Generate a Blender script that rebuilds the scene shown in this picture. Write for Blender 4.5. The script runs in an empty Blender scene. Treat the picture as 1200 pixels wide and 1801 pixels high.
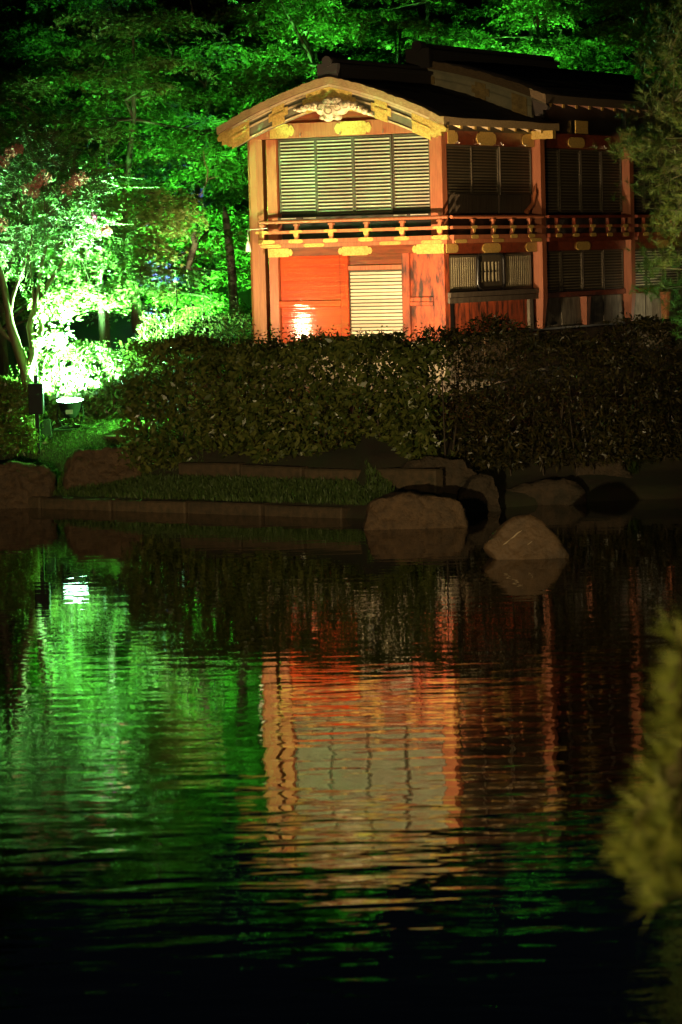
import bpy, bmesh, math, random
import numpy as np
from mathutils import Vector, Matrix
R = math.radians
sc = bpy.context.scene
col = sc.collection

# ------------------------------------------------------------------ camera
F = 6000.0; EYE = 3.95; PITCH = math.atan(450.5 / F); ROLL = R(-1.5)
cd = bpy.data.cameras.new('camera'); cam = bpy.data.objects.new('camera', cd); col.objects.link(cam)
cam.location = (0, 0, EYE)
CM = (Matrix.Rotation(math.pi / 2 - PITCH, 4, 'X') @ Matrix.Rotation(ROLL, 4, 'Z'))
cam.rotation_euler = CM.to_euler()
cd.sensor_fit = 'VERTICAL'; cd.sensor_height = 36; cd.lens = 36 * F / 1801
cd.clip_start = 0.1; cd.clip_end = 1000
cd.dof.use_dof = True; cd.dof.focus_distance = 60.0; cd.dof.aperture_fstop = 4.2
sc.camera = cam
# ------------------------------------------------------------------ night sky, faint moon
w = bpy.data.worlds.new('World'); sc.world = w; w.use_nodes = True
nt = w.node_tree; bg = nt.nodes['Background']
sky = nt.nodes.new('ShaderNodeTexSky'); sky.sky_type = 'NISHITA'; sky.sun_disc = False
sky.sun_elevation = R(30); sky.sun_rotation = R(200)
nt.links.new(sky.outputs[0], bg.inputs[0]); bg.inputs[1].default_value = 0.0006
sun = bpy.data.lights.new('moon', 'SUN'); sun.energy = 0.004; sun.angle = R(0.5); sun.color = (1, .93, .82)
so = bpy.data.objects.new('moon', sun); col.objects.link(so); so.rotation_euler = (R(60), 0, R(-20))
sc.view_settings.view_transform = 'Standard'; sc.view_settings.look = 'None'
sc.view_settings.exposure = 0.4; sc.view_settings.gamma = 1
sc.render.engine = 'CYCLES'
sc.cycles.use_denoising = True
sc.cycles.max_bounces = 4; sc.cycles.diffuse_bounces = 2; sc.cycles.glossy_bounces = 2; sc.cycles.transmission_bounces = 2
sc.cycles.use_adaptive_sampling = True; sc.cycles.adaptive_threshold = .02
sc.cycles.sample_clamp_indirect = 3.0
sc.cycles.caustics_reflective = False; sc.cycles.caustics_refractive = False
POW = dict(green=1500, warm=900)

# ------------------------------------------------------------------ helpers
rng = np.random.default_rng(7); rnd = random.Random(7)
M3 = np.array(CM.to_3x3())
def ray(px, py):
    return M3 @ np.array([(px - 600) / F, -(py - 900.5) / F, -1.0])
def at(px, py, Y):
    """the place in the garden Y metres out that the photograph shows at that spot"""
    d = ray(px, py); return np.array([0, 0, EYE]) + d * (Y / d[1])

def tag(o, label=None, cat=None, group=None, kind=None):
    if label: o['label'] = label
    if cat: o['category'] = cat
    if group: o['group'] = group
    if kind: o['kind'] = kind
    return o
def empty(name, loc=(0, 0, 0), rz=0):
    o = bpy.data.objects.new(name, None); col.objects.link(o); o.location = loc; o.rotation_euler = (0, 0, rz)
    o.empty_display_size = .1
    return o
def link(name, me, mats, parent=None):
    o = bpy.data.objects.new(name, me); col.objects.link(o)
    for m in (mats if isinstance(mats, (list, tuple)) else [mats]):
        if me.materials.find(m.name) < 0: me.materials.append(m)
    if parent: o.parent = parent
    return o
def copy_tree(o, parent=None):
    c = o.copy(); col.objects.link(c); c.parent = parent
    for ch in list(o.children): copy_tree(ch, c)
    return c

class MB:
    def __init__(s): s.v = []; s.f = []; s.mi = []; s.sm = []
    def add(s, vs, fs, mi=0, smooth=False):
        b = len(s.v); s.v += [tuple(map(float, p)) for p in vs]
        for f in fs: s.f.append(tuple(i + b for i in f)); s.mi.append(mi); s.sm.append(smooth)
    def box(s, x0, x1, y0, y1, z0, z1, mi=0):
        s.add([(x0,y0,z0),(x1,y0,z0),(x1,y1,z0),(x0,y1,z0),(x0,y0,z1),(x1,y0,z1),(x1,y1,z1),(x0,y1,z1)],
              [(0,3,2,1),(4,5,6,7),(0,1,5,4),(1,2,6,5),(2,3,7,6),(3,0,4,7)], mi)
    def hexa(s, p, mi=0):   # 8 points, lower four then upper four
        s.add(p, [(0,3,2,1),(4,5,6,7),(0,1,5,4),(1,2,6,5),(2,3,7,6),(3,0,4,7)], mi)
    def tube(s, pts, rad, n=6, mi=0, smooth=True, caps=True):
        pts = [np.array(p, float) for p in pts]; rings = []; vs = []
        for i, p in enumerate(pts):
            t = pts[min(i+1, len(pts)-1)] - pts[max(i-1, 0)]; t = t / (np.linalg.norm(t) + 1e-9)
            a = np.array([0, 0, 1.]) if abs(t[2]) < .9 else np.array([1., 0, 0])
            x = np.cross(t, a); x /= np.linalg.norm(x); y = np.cross(t, x)
            r = rad[i] if hasattr(rad, '__len__') else rad
            for k in range(n):
                an = 2*math.pi*k/n; vs.append(p + (x*math.cos(an) + y*math.sin(an))*r)
        fs = []
        for i in range(len(pts)-1):
            for k in range(n):
                k2 = (k+1) % n; fs.append((i*n+k, i*n+k2, (i+1)*n+k2, (i+1)*n+k))
        s.add(vs, fs, mi, smooth)
        if caps:
            s.add(vs[:n], [tuple(range(n))], mi); s.add(vs[-n:], [tuple(range(n-1, -1, -1))], mi)
    def prism(s, outline, fn, d0, d1, mi=0):   # outline of (a,b), fn(a,b,d)->xyz
        n = len(outline)
        vs = [fn(a, b, d0) for a, b in outline] + [fn(a, b, d1) for a, b in outline]
        s.add(vs, [tuple(range(n)), tuple(range(2*n-1, n-1, -1))] + [(i, i+n, (i+1) % n + n, (i+1) % n) for i in range(n)], mi)
    def lathe(s, prof, n=20, c=(0,0,0), mi=0, M=None):
        vs = []
        for r, z in prof:
            for k in range(n):
                a = 2*math.pi*k/n; p = Vector((r*math.cos(a), r*math.sin(a), z))
                if M: p = M @ p
                vs.append((p[0]+c[0], p[1]+c[1], p[2]+c[2]))
        s.add(vs, [(i*n+k, i*n+(k+1)%n, (i+1)*n+(k+1)%n, (i+1)*n+k) for i in range(len(prof)-1) for k in range(n)], mi, True)
    def build(s, name, mats, parent=None, fix=True, bevel=0):
        me = bpy.data.meshes.new(name); me.from_pydata(s.v, [], s.f)
        me.polygons.foreach_set('material_index', s.mi); me.polygons.foreach_set('use_smooth', s.sm)
        if fix:
            b = bmesh.new(); b.from_mesh(me); bmesh.ops.recalc_face_normals(b, faces=b.faces)
            if bevel: bmesh.ops.bevel(b, geom=b.edges[:], offset=bevel, segments=1, affect='EDGES')
            b.to_mesh(me); b.free()
        for m in (mats if isinstance(mats, (list, tuple)) else [mats]): me.materials.append(m)
        return link(name, me, [], parent)

def boxobj(name, dims, mat, parent, bevel=0):
    m = MB(); m.box(*dims); return m.build(name, mat, parent, bevel=bevel)

# ---- leaves: numpy built, each leaf one island of small rhombic lobes
def unit(a): return a / (np.linalg.norm(a, axis=-1, keepdims=True) + 1e-9)
def leaf_mesh(name, P, D, N, S, lobes=((0, 1, .5),), droop=.12):
    n = len(P); L = len(lobes); D = unit(D); N = unit(N - D*np.sum(N*D, 1, keepdims=True)); B = np.cross(N, D)
    V = np.empty((n, 1+3*L, 3)); V[:, 0] = P
    for k, (an, ln, wd) in enumerate(lobes):
        d = D*math.cos(an) + B*math.sin(an); s = np.cross(N, d)
        l = (S*ln)[:, None]; q = (S*wd*.5)[:, None]
        V[:, 1+3*k] = P + d*l*.48 + s*q + N*l*droop*.6
        V[:, 2+3*k] = P + d*l - N*l*droop
        V[:, 3+3*k] = P + d*l*.48 - s*q + N*l*droop*.6
    nv = 1+3*L
    base = (np.arange(n)*nv)[:, None, None]
    q = np.array([[0, 1+3*k, 2+3*k, 3+3*k] for k in range(L)])[None]
    I = (base + q).reshape(-1)
    me = bpy.data.meshes.new(name); me.vertices.add(n*nv); me.vertices.foreach_set('co', V.reshape(-1).astype(np.float32))
    me.loops.add(len(I)); me.loops.foreach_set('vertex_index', I.astype(np.int32))
    np_ = n*L; me.polygons.add(np_); me.polygons.foreach_set('loop_start', (np.arange(np_)*4).astype(np.int32))
    try: me.polygons.foreach_set('loop_total', np.full(np_, 4, np.int32))
    except Exception: pass
    me.update(calc_edges=True); me.validate()
    return me
MAPLE3 = ((-.85, .75, .34), (0, 1, .38), (.85, .75, .34))
MAPLE5 = ((-1.35, .6, .26), (-.65, .9, .3), (0, 1, .32), (.65, .9, .3), (1.35, .6, .26))
def needle_mesh(name, P, D, S, per=26, spread=.75, wid=.0045):
    n = len(P); D = unit(D)
    P2 = np.repeat(P, per, 0); D2 = unit(np.repeat(D, per, 0) + rng.normal(0, spread, (n*per, 3))); S2 = np.repeat(S, per)*rng.uniform(.6, 1.1, n*per)
    P2 = P2 + np.repeat(D, per, 0)*rng.uniform(-.25, .25, n*per)[:, None]*S2[:, None]
    s = unit(np.cross(D2, rng.normal(0, 1, (n*per, 3))))*wid
    V = np.stack([P2 - s, P2 + s, P2 + D2*S2[:, None]], 1); m = n*per
    me = bpy.data.meshes.new(name); me.vertices.add(m*3); me.vertices.foreach_set('co', V.reshape(-1).astype(np.float32))
    me.loops.add(m*3); me.loops.foreach_set('vertex_index', np.arange(m*3, dtype=np.int32))
    me.polygons.add(m); me.polygons.foreach_set('loop_start', (np.arange(m)*3).astype(np.int32))
    me.update(calc_edges=True); me.validate()
    return me
def rvec(n): return unit(rng.normal(0, 1, (n, 3)))

# ------------------------------------------------------------------ materials
def newmat(name):
    m = bpy.data.materials.new(name); m.use_nodes = True
    return m, m.node_tree, m.node_tree.nodes['Principled BSDF']
def mat(name, c, rough=.6, metal=0, c2=None, scale=6, stretch=(1, 1, 1), bump=0, bscale=40, lo=.35, hi=.65, spec=.5, coat=0, bdist=.02):
    m, t, b = newmat(name)
    b.inputs['Base Color'].default_value = (*c, 1); b.inputs['Roughness'].default_value = rough; b.inputs['Metallic'].default_value = metal
    b.inputs['Specular IOR Level'].default_value = spec
    b.inputs['Coat Weight'].default_value = coat; b.inputs['Coat Roughness'].default_value = .07
    tc = t.nodes.new('ShaderNodeTexCoord'); mp = t.nodes.new('ShaderNodeMapping'); mp.inputs['Scale'].default_value = stretch
    t.links.new(tc.outputs['Object'], mp.inputs['Vector'])
    if c2:
        n = t.nodes.new('ShaderNodeTexNoise'); n.inputs['Scale'].default_value = scale; n.inputs['Detail'].default_value = 6; n.inputs['Roughness'].default_value = .65
        t.links.new(mp.outputs[0], n.inputs['Vector'])
        r = t.nodes.new('ShaderNodeValToRGB'); r.color_ramp.elements[0].position = lo; r.color_ramp.elements[1].position = hi
        r.color_ramp.elements[0].color = (*c, 1); r.color_ramp.elements[1].color = (*c2, 1)
        t.links.new(n.outputs['Fac'], r.inputs[0])
        oi = t.nodes.new('ShaderNodeObjectInfo'); mr = t.nodes.new('ShaderNodeMapRange'); mr.inputs[3].default_value = .78; mr.inputs[4].default_value = 1.12
        hs = t.nodes.new('ShaderNodeHueSaturation'); t.links.new(oi.outputs['Random'], mr.inputs[0]); t.links.new(mr.outputs[0], hs.inputs['Value'])
        t.links.new(r.outputs[0], hs.inputs['Color']); t.links.new(hs.outputs[0], b.inputs['Base Color'])
    if bump:
        n2 = t.nodes.new('ShaderNodeTexNoise'); n2.inputs['Scale'].default_value = bscale; n2.inputs['Detail'].default_value = 5
        t.links.new(mp.outputs[0], n2.inputs['Vector'])
        bp = t.nodes.new('ShaderNodeBump'); bp.inputs['Strength'].default_value = bump; bp.inputs['Distance'].default_value = bdist
        t.links.new(n2.outputs['Fac'], bp.inputs['Height']); t.links.new(bp.outputs[0], b.inputs['Normal']); t.links.new(bp.outputs[0], b.inputs['Coat Normal'])
    return m
def leafmat(name, c1, c2, trans=.35, rough=.45):
    m, t, b = newmat(name)
    g = t.nodes.new('ShaderNodeNewGeometry'); r = t.nodes.new('ShaderNodeValToRGB')
    r.color_ramp.elements[0].color = (*c1, 1); r.color_ramp.elements[1].color = (*c2, 1)
    t.links.new(g.outputs['Random Per Island'], r.inputs[0]); t.links.new(r.outputs[0], b.inputs['Base Color'])
    b.inputs['Roughness'].default_value = rough; b.inputs['Specular IOR Level'].default_value = .35
    tr = t.nodes.new('ShaderNodeBsdfTranslucent'); t.links.new(r.outputs[0], tr.inputs[0])
    mx = t.nodes.new('ShaderNodeMixShader'); mx.inputs[0].default_value = trans
    out = t.nodes['Material Output']
    t.links.new(b.outputs[0], mx.inputs[1]); t.links.new(tr.outputs[0], mx.inputs[2]); t.links.new(mx.outputs[0], out.inputs[0])
    return m
def emis(name, c, s):
    m, t, b = newmat(name); b.inputs['Emission Color'].default_value = (*c, 1); b.inputs['Emission Strength'].default_value = s
    b.inputs['Base Color'].default_value = (.6, .6, .6, 1); return m

X = {}
X['lacquer'] = mat('red_lacquer', (.44, .055, .007), .5, c2=(.34, .034, .004), scale=1.5, stretch=(.3, .3, 7), bump=.28, bscale=2.2, coat=.5, spec=.15)
X['postred'] = mat('painted_post', (.40, .125, .05), .5, c2=(.27, .075, .028), scale=5, stretch=(6, 6, .5), bump=.15)
X['worn'] = mat('weathered_red_panel', (.40, .07, .02), .55, c2=(.04, .014, .008), scale=2.6, stretch=(3, 3, .8), lo=.42, hi=.62, bump=.25, bscale=20)
X['darkred'] = mat('dark_red_board', (.10, .02, .01), .3, c2=(.22, .045, .015), scale=3, stretch=(.7, 3, 6), bump=.1, coat=.3)
X['wood'] = mat('orange_timber', (.36, .15, .05), .55, c2=(.26, .10, .035), scale=4, stretch=(8, 8, .4), bump=.15)
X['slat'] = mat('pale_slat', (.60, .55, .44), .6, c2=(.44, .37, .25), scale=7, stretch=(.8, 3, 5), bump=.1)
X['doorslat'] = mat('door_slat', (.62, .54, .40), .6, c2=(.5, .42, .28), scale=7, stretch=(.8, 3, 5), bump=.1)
X['darkslat'] = mat('dark_slat', (.20, .17, .09), .55, c2=(.12, .09, .05), scale=6, stretch=(3, 3, 3), bump=.1)  # darker slat colour, mostly for the side shutters and windows
X['frame'] = mat('shutter_frame', (.075, .06, .035), .5, c2=(.05, .035, .02), scale=6, stretch=(5, 5, .7), bump=.1)
X['backing'] = mat('shutter_back_board', (.035, .022, .011), .65, c2=(.02, .013, .008), scale=5)
X['black'] = mat('black_lacquer', (.012, .011, .010), .3)
X['gold'] = mat('gilt_metal', (.72, .48, .13), .45, .35, c2=(.46, .28, .06), scale=30, bump=.3, bscale=60)
X['dimgold'] = mat('shaded_gilt', (.24, .16, .05), .6, .3, c2=(.12, .08, .025), scale=12, bump=.3)  # gilt darkened in colour so the rear gable looks less lit
X['ivory'] = mat('ivory_carving', (.78, .68, .48), .55, c2=(.6, .46, .26), scale=14, bump=.3, bscale=30)
X['barge'] = mat('lacquered_bargeboard', (.13, .12, .075), .4, c2=(.2, .17, .1), scale=4)
X['palewood'] = mat('pale_strip', (.55, .42, .24), .6, c2=(.42, .28, .14), scale=9)
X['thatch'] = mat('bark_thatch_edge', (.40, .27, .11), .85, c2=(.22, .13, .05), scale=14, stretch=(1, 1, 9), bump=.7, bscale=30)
X['thatch_shaded'] = mat('shaded_thatch_edge', (.13, .08, .035), .85, c2=(.05, .03, .015), scale=14, stretch=(1, 1, 9), bump=.7, bscale=30)  # thatch edge colour darkened to put the rear gable in shade
X['bark'] = mat('bark_roof', (.030, .018, .011), .9, c2=(.014, .009, .007), scale=10, bump=.6, bscale=50)
X['ridge'] = mat('ridge_tile', (.010, .007, .006), .85, c2=(.016, .010, .008), scale=8, bump=.3)
X['soffit'] = mat('soffit_board', (.16, .06, .025), .6, c2=(.1, .035, .015), scale=5, stretch=(4, 1, 1))
X['oldwood'] = mat('grey_aged_wood', (.10, .075, .045), .7, c2=(.05, .03, .018), scale=4, stretch=(5, 5, .6), bump=.2)
X['palepanel'] = mat('pale_plaster', (.26, .23, .17), .75, c2=(.10, .08, .055), scale=3, stretch=(3, 3, 1))
X['iron'] = mat('hook_metal', (.6, .55, .45), .35, .8)
X['stone'] = mat('pond_rock', (.115, .066, .028), .8, c2=(.035, .022, .010), scale=9, lo=.3, hi=.75, bump=1.0, bscale=9, bdist=.08)
X['stone2'] = mat('brown_boulder', (.12, .066, .025), .75, c2=(.055, .032, .012), scale=4, lo=.35, hi=.7, bump=.7, bscale=11, bdist=.06)
X['shadestone'] = mat('shaded_rock', (.045, .028, .013), .85, c2=(.018, .014, .006), scale=5, bump=1.0, bscale=10, bdist=.06)  # rock colour darkened so the rear stones sink into shadow
X['vein'] = mat('quartz_vein', (.30, .22, .13), .6)
X['kerb'] = mat('kerb_granite', (.10, .062, .03), .85, c2=(.04, .032, .014), scale=7, bump=.4, bscale=30)
X['bark1'] = mat('smooth_bark', (.13, .085, .04), .6, c2=(.07, .045, .02), scale=5, stretch=(3, 3, .8), bump=.35, bscale=14)
X['bark2'] = mat('dark_bark', (.07, .05, .03), .85, c2=(.035, .025, .015), scale=9, stretch=(3, 3, .6), bump=.6, bscale=25)
X['bark3'] = mat('mottled_pale_bark', (.15, .15, .11), .7, c2=(.03, .025, .015), scale=4.5, stretch=(1, 1, 2.2), lo=.47, hi=.51, bump=.4)
X['hardware'] = mat('black_painted_metal', (.010, .011, .012), .65, spec=.15)
X['greymetal'] = mat('grey_metal', (.08, .08, .08), .45, .5)
X['lens'] = emis('lamp_lens', (.45, 1, .65), 90)
X['lensg'] = emis('small_lamp_lens', (.4, 1, .5), .3)
X['lensw'] = emis('warm_lamp_lens', (1, .75, .4), 10)
X['white'] = mat('white_glaze', (.75, .7, .6), .4)
X['maple'] = leafmat('maple_leaf', (.05, .12, .018), (.11, .17, .035), .4)
X['maple2'] = leafmat('bright_maple_leaf', (.10, .20, .04), (.18, .26, .06), .4)
X['hedge'] = leafmat('hedge_leaf', (.040, .068, .012), (.14, .15, .035), .25, .3)
X['hedge2'] = leafmat('dimmed_shrub_leaf', (.022, .028, .008), (.075, .058, .018), .25, .35)  # brownish leaf, its colour darkened further where the light dims to the right
X['shrub'] = leafmat('shrub_leaf', (.06, .10, .02), (.17, .13, .05), .3, .4)
X['myrtle'] = leafmat('myrtle_leaf', (.04, .08, .018), (.10, .12, .04), .18, .35)
X['flower'] = leafmat('flower_petal', (.50, .10, .10), (.62, .20, .22), .3, .6)
X['needle'] = leafmat('pine_needle', (.05, .08, .014), (.12, .12, .028), .15, .5)
X['grass'] = leafmat('grass_blade', (.05, .10, .02), (.10, .15, .035), .3, .5)
X['flower2'] = leafmat('magenta_petal', (.5, .05, .28), (.6, .12, .4), .3, .6)

# ------------------------------------------------------------------ terrain
def ys(x):
    return np.where(x < .4, 51.27 - .79*x, np.interp(x, [.4, 1.4, 2.2, 3.6, 5, 30], [50.95, 51.3, 52.3, 53.2, 53.5, 54]))
def xr(y): return .1*y + np.interp(y, [0, 12, 30, 45, 60], [1.2, 1.2, .9, .7, .6])
def ground(x, y):
    x = np.asarray(x, float); y = np.asarray(y, float)
    sf = (y - ys(x))*np.where(x < .4, .785, 1.0)
    sr = x - xr(y); sn = (12.5 - y)
    zf = np.interp(sf, [-2.5, -.25, 0, .22, 1.15, 1.24, 1.40, 1.7, 2.8, 5, 10, 16, 60], [-.9, -.5, -.22, .16, .40, .43, .60, .84, 1.2, 1.55, 1.75, 1.9, 2.2])
    zr = np.interp(sr, [-2, -.1, .15, 1.5, 5, 30], [-.9, -.3, .15, .5, .9, 1.5])
    zn = np.interp(sn, [-2.5, -.3, .2, 2, 6, 9, 60], [-.9, -.4, .2, .8, 1.9, 2.3, 2.4])
    z = np.maximum(np.maximum(zf, zr), zn)
    hill = np.clip(y - 67, 0, 45)*.24*np.clip((y-66)/6, 0, 1)
    return z + hill + np.where(sf > 1.2, .05*np.sin(x*1.7+y*.9)*np.clip(sf-1.2, 0, 1), 0)
def G(x, y): return float(ground(x, y))
def gp(px, py):
    d = ray(px, py); ts = np.linspace(8, 95, 8701)/d[1]
    P = np.array([0, 0, EYE])[None] + d[None]*ts[:, None]
    h = P[:, 2] - np.maximum(ground(P[:, 0], P[:, 1]), 0.0)
    i = int(np.argmax(h < 0)); return P[i]

gx = np.unique(np.concatenate([np.arange(-90, -10, 4.), np.arange(-10, 9, .16), np.arange(9, 90, 4.)]))
gy = np.unique(np.concatenate([np.arange(-50, 8, 3.), np.arange(8, 48, .7), np.arange(48, 64, .16), np.arange(64, 72, .5), np.arange(72, 130, 2.5), np.arange(130, 400, 15.)]))
GX, GY = np.meshgrid(gx, gy)
GZ = ground(GX, GY)
V = np.stack([GX, GY, GZ], -1).reshape(-1, 3); nx, ny = len(gx), len(gy)
ii = np.arange(ny-1)[:, None]*nx + np.arange(nx-1)[None]
FQ = np.stack([ii, ii+1, ii+nx+1, ii+nx], -1).reshape(-1, 4)
me = bpy.data.meshes.new('ground'); me.from_pydata(V.tolist(), [], FQ.tolist()); me.polygons.foreach_set('use_smooth', [True]*len(FQ))
soil = mat('soil_and_moss', (.022, .030, .008), .95, c2=(.032, .022, .011), scale=1.6, bump=.6, bscale=9)
g = link('ground', me, soil); tag(g, 'dark sloping garden ground around the pond', kind='structure')

# water: a sheet just inside the banks, small wind ripples
def water_mat():
    m, t, b = newmat('pond_water')
    b.inputs['Base Color'].default_value = (.0025, .003, .002, 1); b.inputs['Roughness'].default_value = .012; b.inputs['IOR'].default_value = 1.333
    tc = t.nodes.new('ShaderNodeTexCoord')
    def noise(scale, st, det, rough=.5, dist=0):
        mp = t.nodes.new('ShaderNodeMapping'); mp.inputs['Scale'].default_value = st; t.links.new(tc.outputs['Object'], mp.inputs[0])
        n = t.nodes.new('ShaderNodeTexNoise'); n.inputs['Scale'].default_value = scale; n.inputs['Detail'].default_value = det
        n.inputs['Roughness'].default_value = rough; n.inputs['Distortion'].default_value = dist
        t.links.new(mp.outputs[0], n.inputs['Vector']); return n.outputs['Fac']
    def mth(op, a, c):
        n = t.nodes.new('ShaderNodeMath'); n.operation = op
        for i, q in enumerate((a, c)):
            if isinstance(q, (int, float)): n.inputs[i].default_value = q
            else: t.links.new(q, n.inputs[i])
        return n.outputs[0]
    a = noise(1.0, (1.25, 2.9, 1), 2.0, .45, .2)      # long low swell
    c = noise(1.0, (4.0, 9.0, 1), 2.0, .5, .2)       # fine ripple
    gust = noise(1.0, (.16, .16, 1), 2)
    sx = t.nodes.new('ShaderNodeSeparateXYZ'); t.links.new(tc.outputs['Object'], sx.inputs[0])
    mr = t.nodes.new('ShaderNodeMapRange'); t.links.new(sx.outputs['Y'], mr.inputs[0])
    mr.inputs[1].default_value = 44; mr.inputs[2].default_value = 21; mr.inputs[3].default_value = .32; mr.inputs[4].default_value = 1.0
    amp = mth('MULTIPLY', mr.outputs[0], mth('ADD', mth('MULTIPLY', gust, 1.1), .45))
    h = mth('MULTIPLY', mth('ADD', mth('MULTIPLY', a, 1.0), mth('MULTIPLY', c, .05)), amp)
    bp = t.nodes.new('ShaderNodeBump'); bp.inputs['Strength'].default_value = 1.0; bp.inputs['Distance'].default_value = .0075
    t.links.new(h, bp.inputs['Height']); t.links.new(bp.outputs[0], b.inputs['Normal'])
    return m
m = MB(); m.add([(-60, 4, 0), (14, 4, 0), (14, 70, 0), (-60, 70, 0)], [(0, 1, 2, 3)])
wo = m.build('pond_water', water_mat()); tag(wo, 'dark rippled pond water mirroring the lit pavilion', kind='structure')

X['gravel'] = mat('pale_gravel', (.42, .37, .28), .9, c2=(.25, .21, .15), scale=60, bump=.8, bscale=90)  # unseen pale ground, added so the hedge gaps show bright
aa, bb = np.linspace(-6.2, 1.2, 26), np.linspace(-3.9, -.1, 16); AA, BB = np.meshgrid(aa, bb)
gxx = 1.9227 + math.cos(R(27))*AA + math.sin(R(27))*BB; gyy = 60 - math.sin(R(27))*AA + math.cos(R(27))*BB
me = bpy.data.meshes.new('added_gravel'); me.from_pydata(np.stack([gxx, gyy, ground(gxx, gyy)+.03], -1).reshape(-1, 3).tolist(), [], [(j*26+i, j*26+i+1, j*26+i+27, j*26+i+26) for j in range(15) for i in range(25)])
tag(link('added_gravel', me, X['gravel']), 'added pale gravel between hedge and pavilion, brightening the hedge gaps', kind='structure')
# ------------------------------------------------------------------ pavilion
CX, CY = 1.9227, 60.0
pav = empty('pavilion', (CX, CY, 0), R(-27))
tag(pav, 'two-storey red timber pavilion with gilded gable, lit at night behind the hedge', 'pavilion')
PW = 3.48; UC = -PW/2
def FR(v): return lambda a, b, d: (a, v - d, b)          # drawing plane facing the pond
def SD(u): return lambda a, b, d: (u + d, a, b)          # drawing plane facing right
def plaque_outline(c, z, w, h, ends=3):
    a = w/2; pts = []
    e = [(-.66, .5), (-.55, .47), (-.48, .38), (-.46, .24), (-.38, .36), (-.26, .39), (-.12, .27), (.0, .0)]
    rt = [(c + a + x*h, z + y*h) for x, y in e] + [(c + a + x*h, z - y*h) for x, y in e[-2::-1]] if ends & 1 else [(c + a, z + h/2), (c + a, z - h/2)]
    lf = [(c - a - x*h, z - y*h) for x, y in e] + [(c - a - x*h, z + y*h) for x, y in e[-2::-1]] if ends & 2 else [(c - a, z - h/2), (c - a, z + h/2)]
    return rt + lf
def plaque(plane, c, z, w, h, parent=pav, t=.012, ends=3, name='gilt_fitting'):
    m = MB(); m.prism(plaque_outline(c, z, w, h, ends), plane, 0, t); return m.build(name, X['gold'], parent)

# dark core box, added to stop light leaking through the pavilion
boxobj('light_block', (-PW+.12, -.12, .16, 12.4, 2.42, 6.35), X['black'], pav)
# stone base: blocks
def plinth(u0, u1, v0, v1, z0, z1, n, along):
    for k in range(n):
        a, b = k/n, (k+1)/n; g_ = .008
        if along == 'u': d = (u0+(u1-u0)*a+g_, u0+(u1-u0)*b-g_, v0, v1, z0, z1 - rnd.uniform(0, .02))
        else: d = (u0, u1, v0+(v1-v0)*a+g_, v0+(v1-v0)*b-g_, z0, z1 - rnd.uniform(0, .03))
        boxobj('foundation_stone', d, X['kerb2' if along == 'u' else 'kerb'], pav, bevel=.02)
X['kerb2'] = mat('brightened_granite', (.24, .20, .14), .8, c2=(.14, .11, .08), scale=7, bump=.4, bscale=30)  # front stones lightened so bright spots show through the hedge
plinth(-PW-.25, .05, -.12, .3, 1.3, 2.4, 4, 'u'); plinth(-.25, .16, .32, 12.6, 1.3, 2.46, 13, 'v')

# posts
def post(u0, u1, v0, v1, z0, z1, m='postred', taper=False):
    mb = MB()
    if taper:
        mb.hexa([(u0, v0+.04, z0), (u1-.05, v0+.04, z0), (u1-.05, v1-.06, z0), (u0, v1-.06, z0), (u0, v0, z0+.55), (u1, v0, z0+.55), (u1, v1, z0+.55), (u0, v1, z0+.55)])
        mb.box(u0, u1, v0, v1, z0+.55, z1)
    else: mb.box(u0, u1, v0, v1, z0, z1)
    return mb.build('post', X[m], pav)
post(-PW, -PW+.18, 0, .2, 2.4, 3.965); post(-PW, -PW+.2, 0, .2, 4.25, 6.06)
post(-.11, .0, 0, .2, 2.4, 3.965, 'worn'); post(-.235, .0, 0, .2, 4.25, 6.06)
for v in (4.0, 8.38, 12.3): post(-.06, .14, v, v+.2, 2.5, 6.2, 'postred', True)
# free corner post of orange timber left of the front, chamfered
mb = MB(); oc = []
for k in range(8):
    a = math.pi/8 + k*math.pi/4; oc.append((-3.77 + .155*math.cos(a)*1.05, .18 + .155*math.sin(a)*1.05))
mb.prism([(a, b) for a, b in oc], lambda a, b, d: (a, b, d), 1.5, 6.12); mb.build('corner_timber', X['wood'], pav)

# front, upper storey: lintel beam and four shutters
boxobj('beam', (-3.72, .03, -.03, .17, 6.07, 6.335), X['postred'], pav, bevel=.008)
P0 = FR(-.034)
plaque(P0, -3.12, 6.20, .5, .25, ends=1); plaque(P0, UC+.04, 6.20, .74, .24); plaque(P0, -.2, 6.2, .42, .25, ends=2)
def hook(x, y, z, parent=pav):
    m = MB(); m.tube([(x, y, z+.05), (x, y-.012, z+.01), (x, y-.03, z-.01), (x, y-.05, z+.01)], .008, 5); return m.build('hook', X['iron'], parent)
for u in (-2.75, -1.95, -1.1, -.5): hook(u, -.04, 6.10)
SLATS = {}
def slat_copy(key, mk, loc, parent):
    if key not in SLATS: SLATS[key] = mk()
    o = bpy.data.objects.new('slat', SLATS[key]); col.objects.link(o); o.parent = parent; o.location = loc; return o
def boxmesh(name, d, mt):
    m = MB(); m.box(*d); o = m.build(name, mt); me = o.data; bpy.data.objects.remove(o); return me
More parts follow.
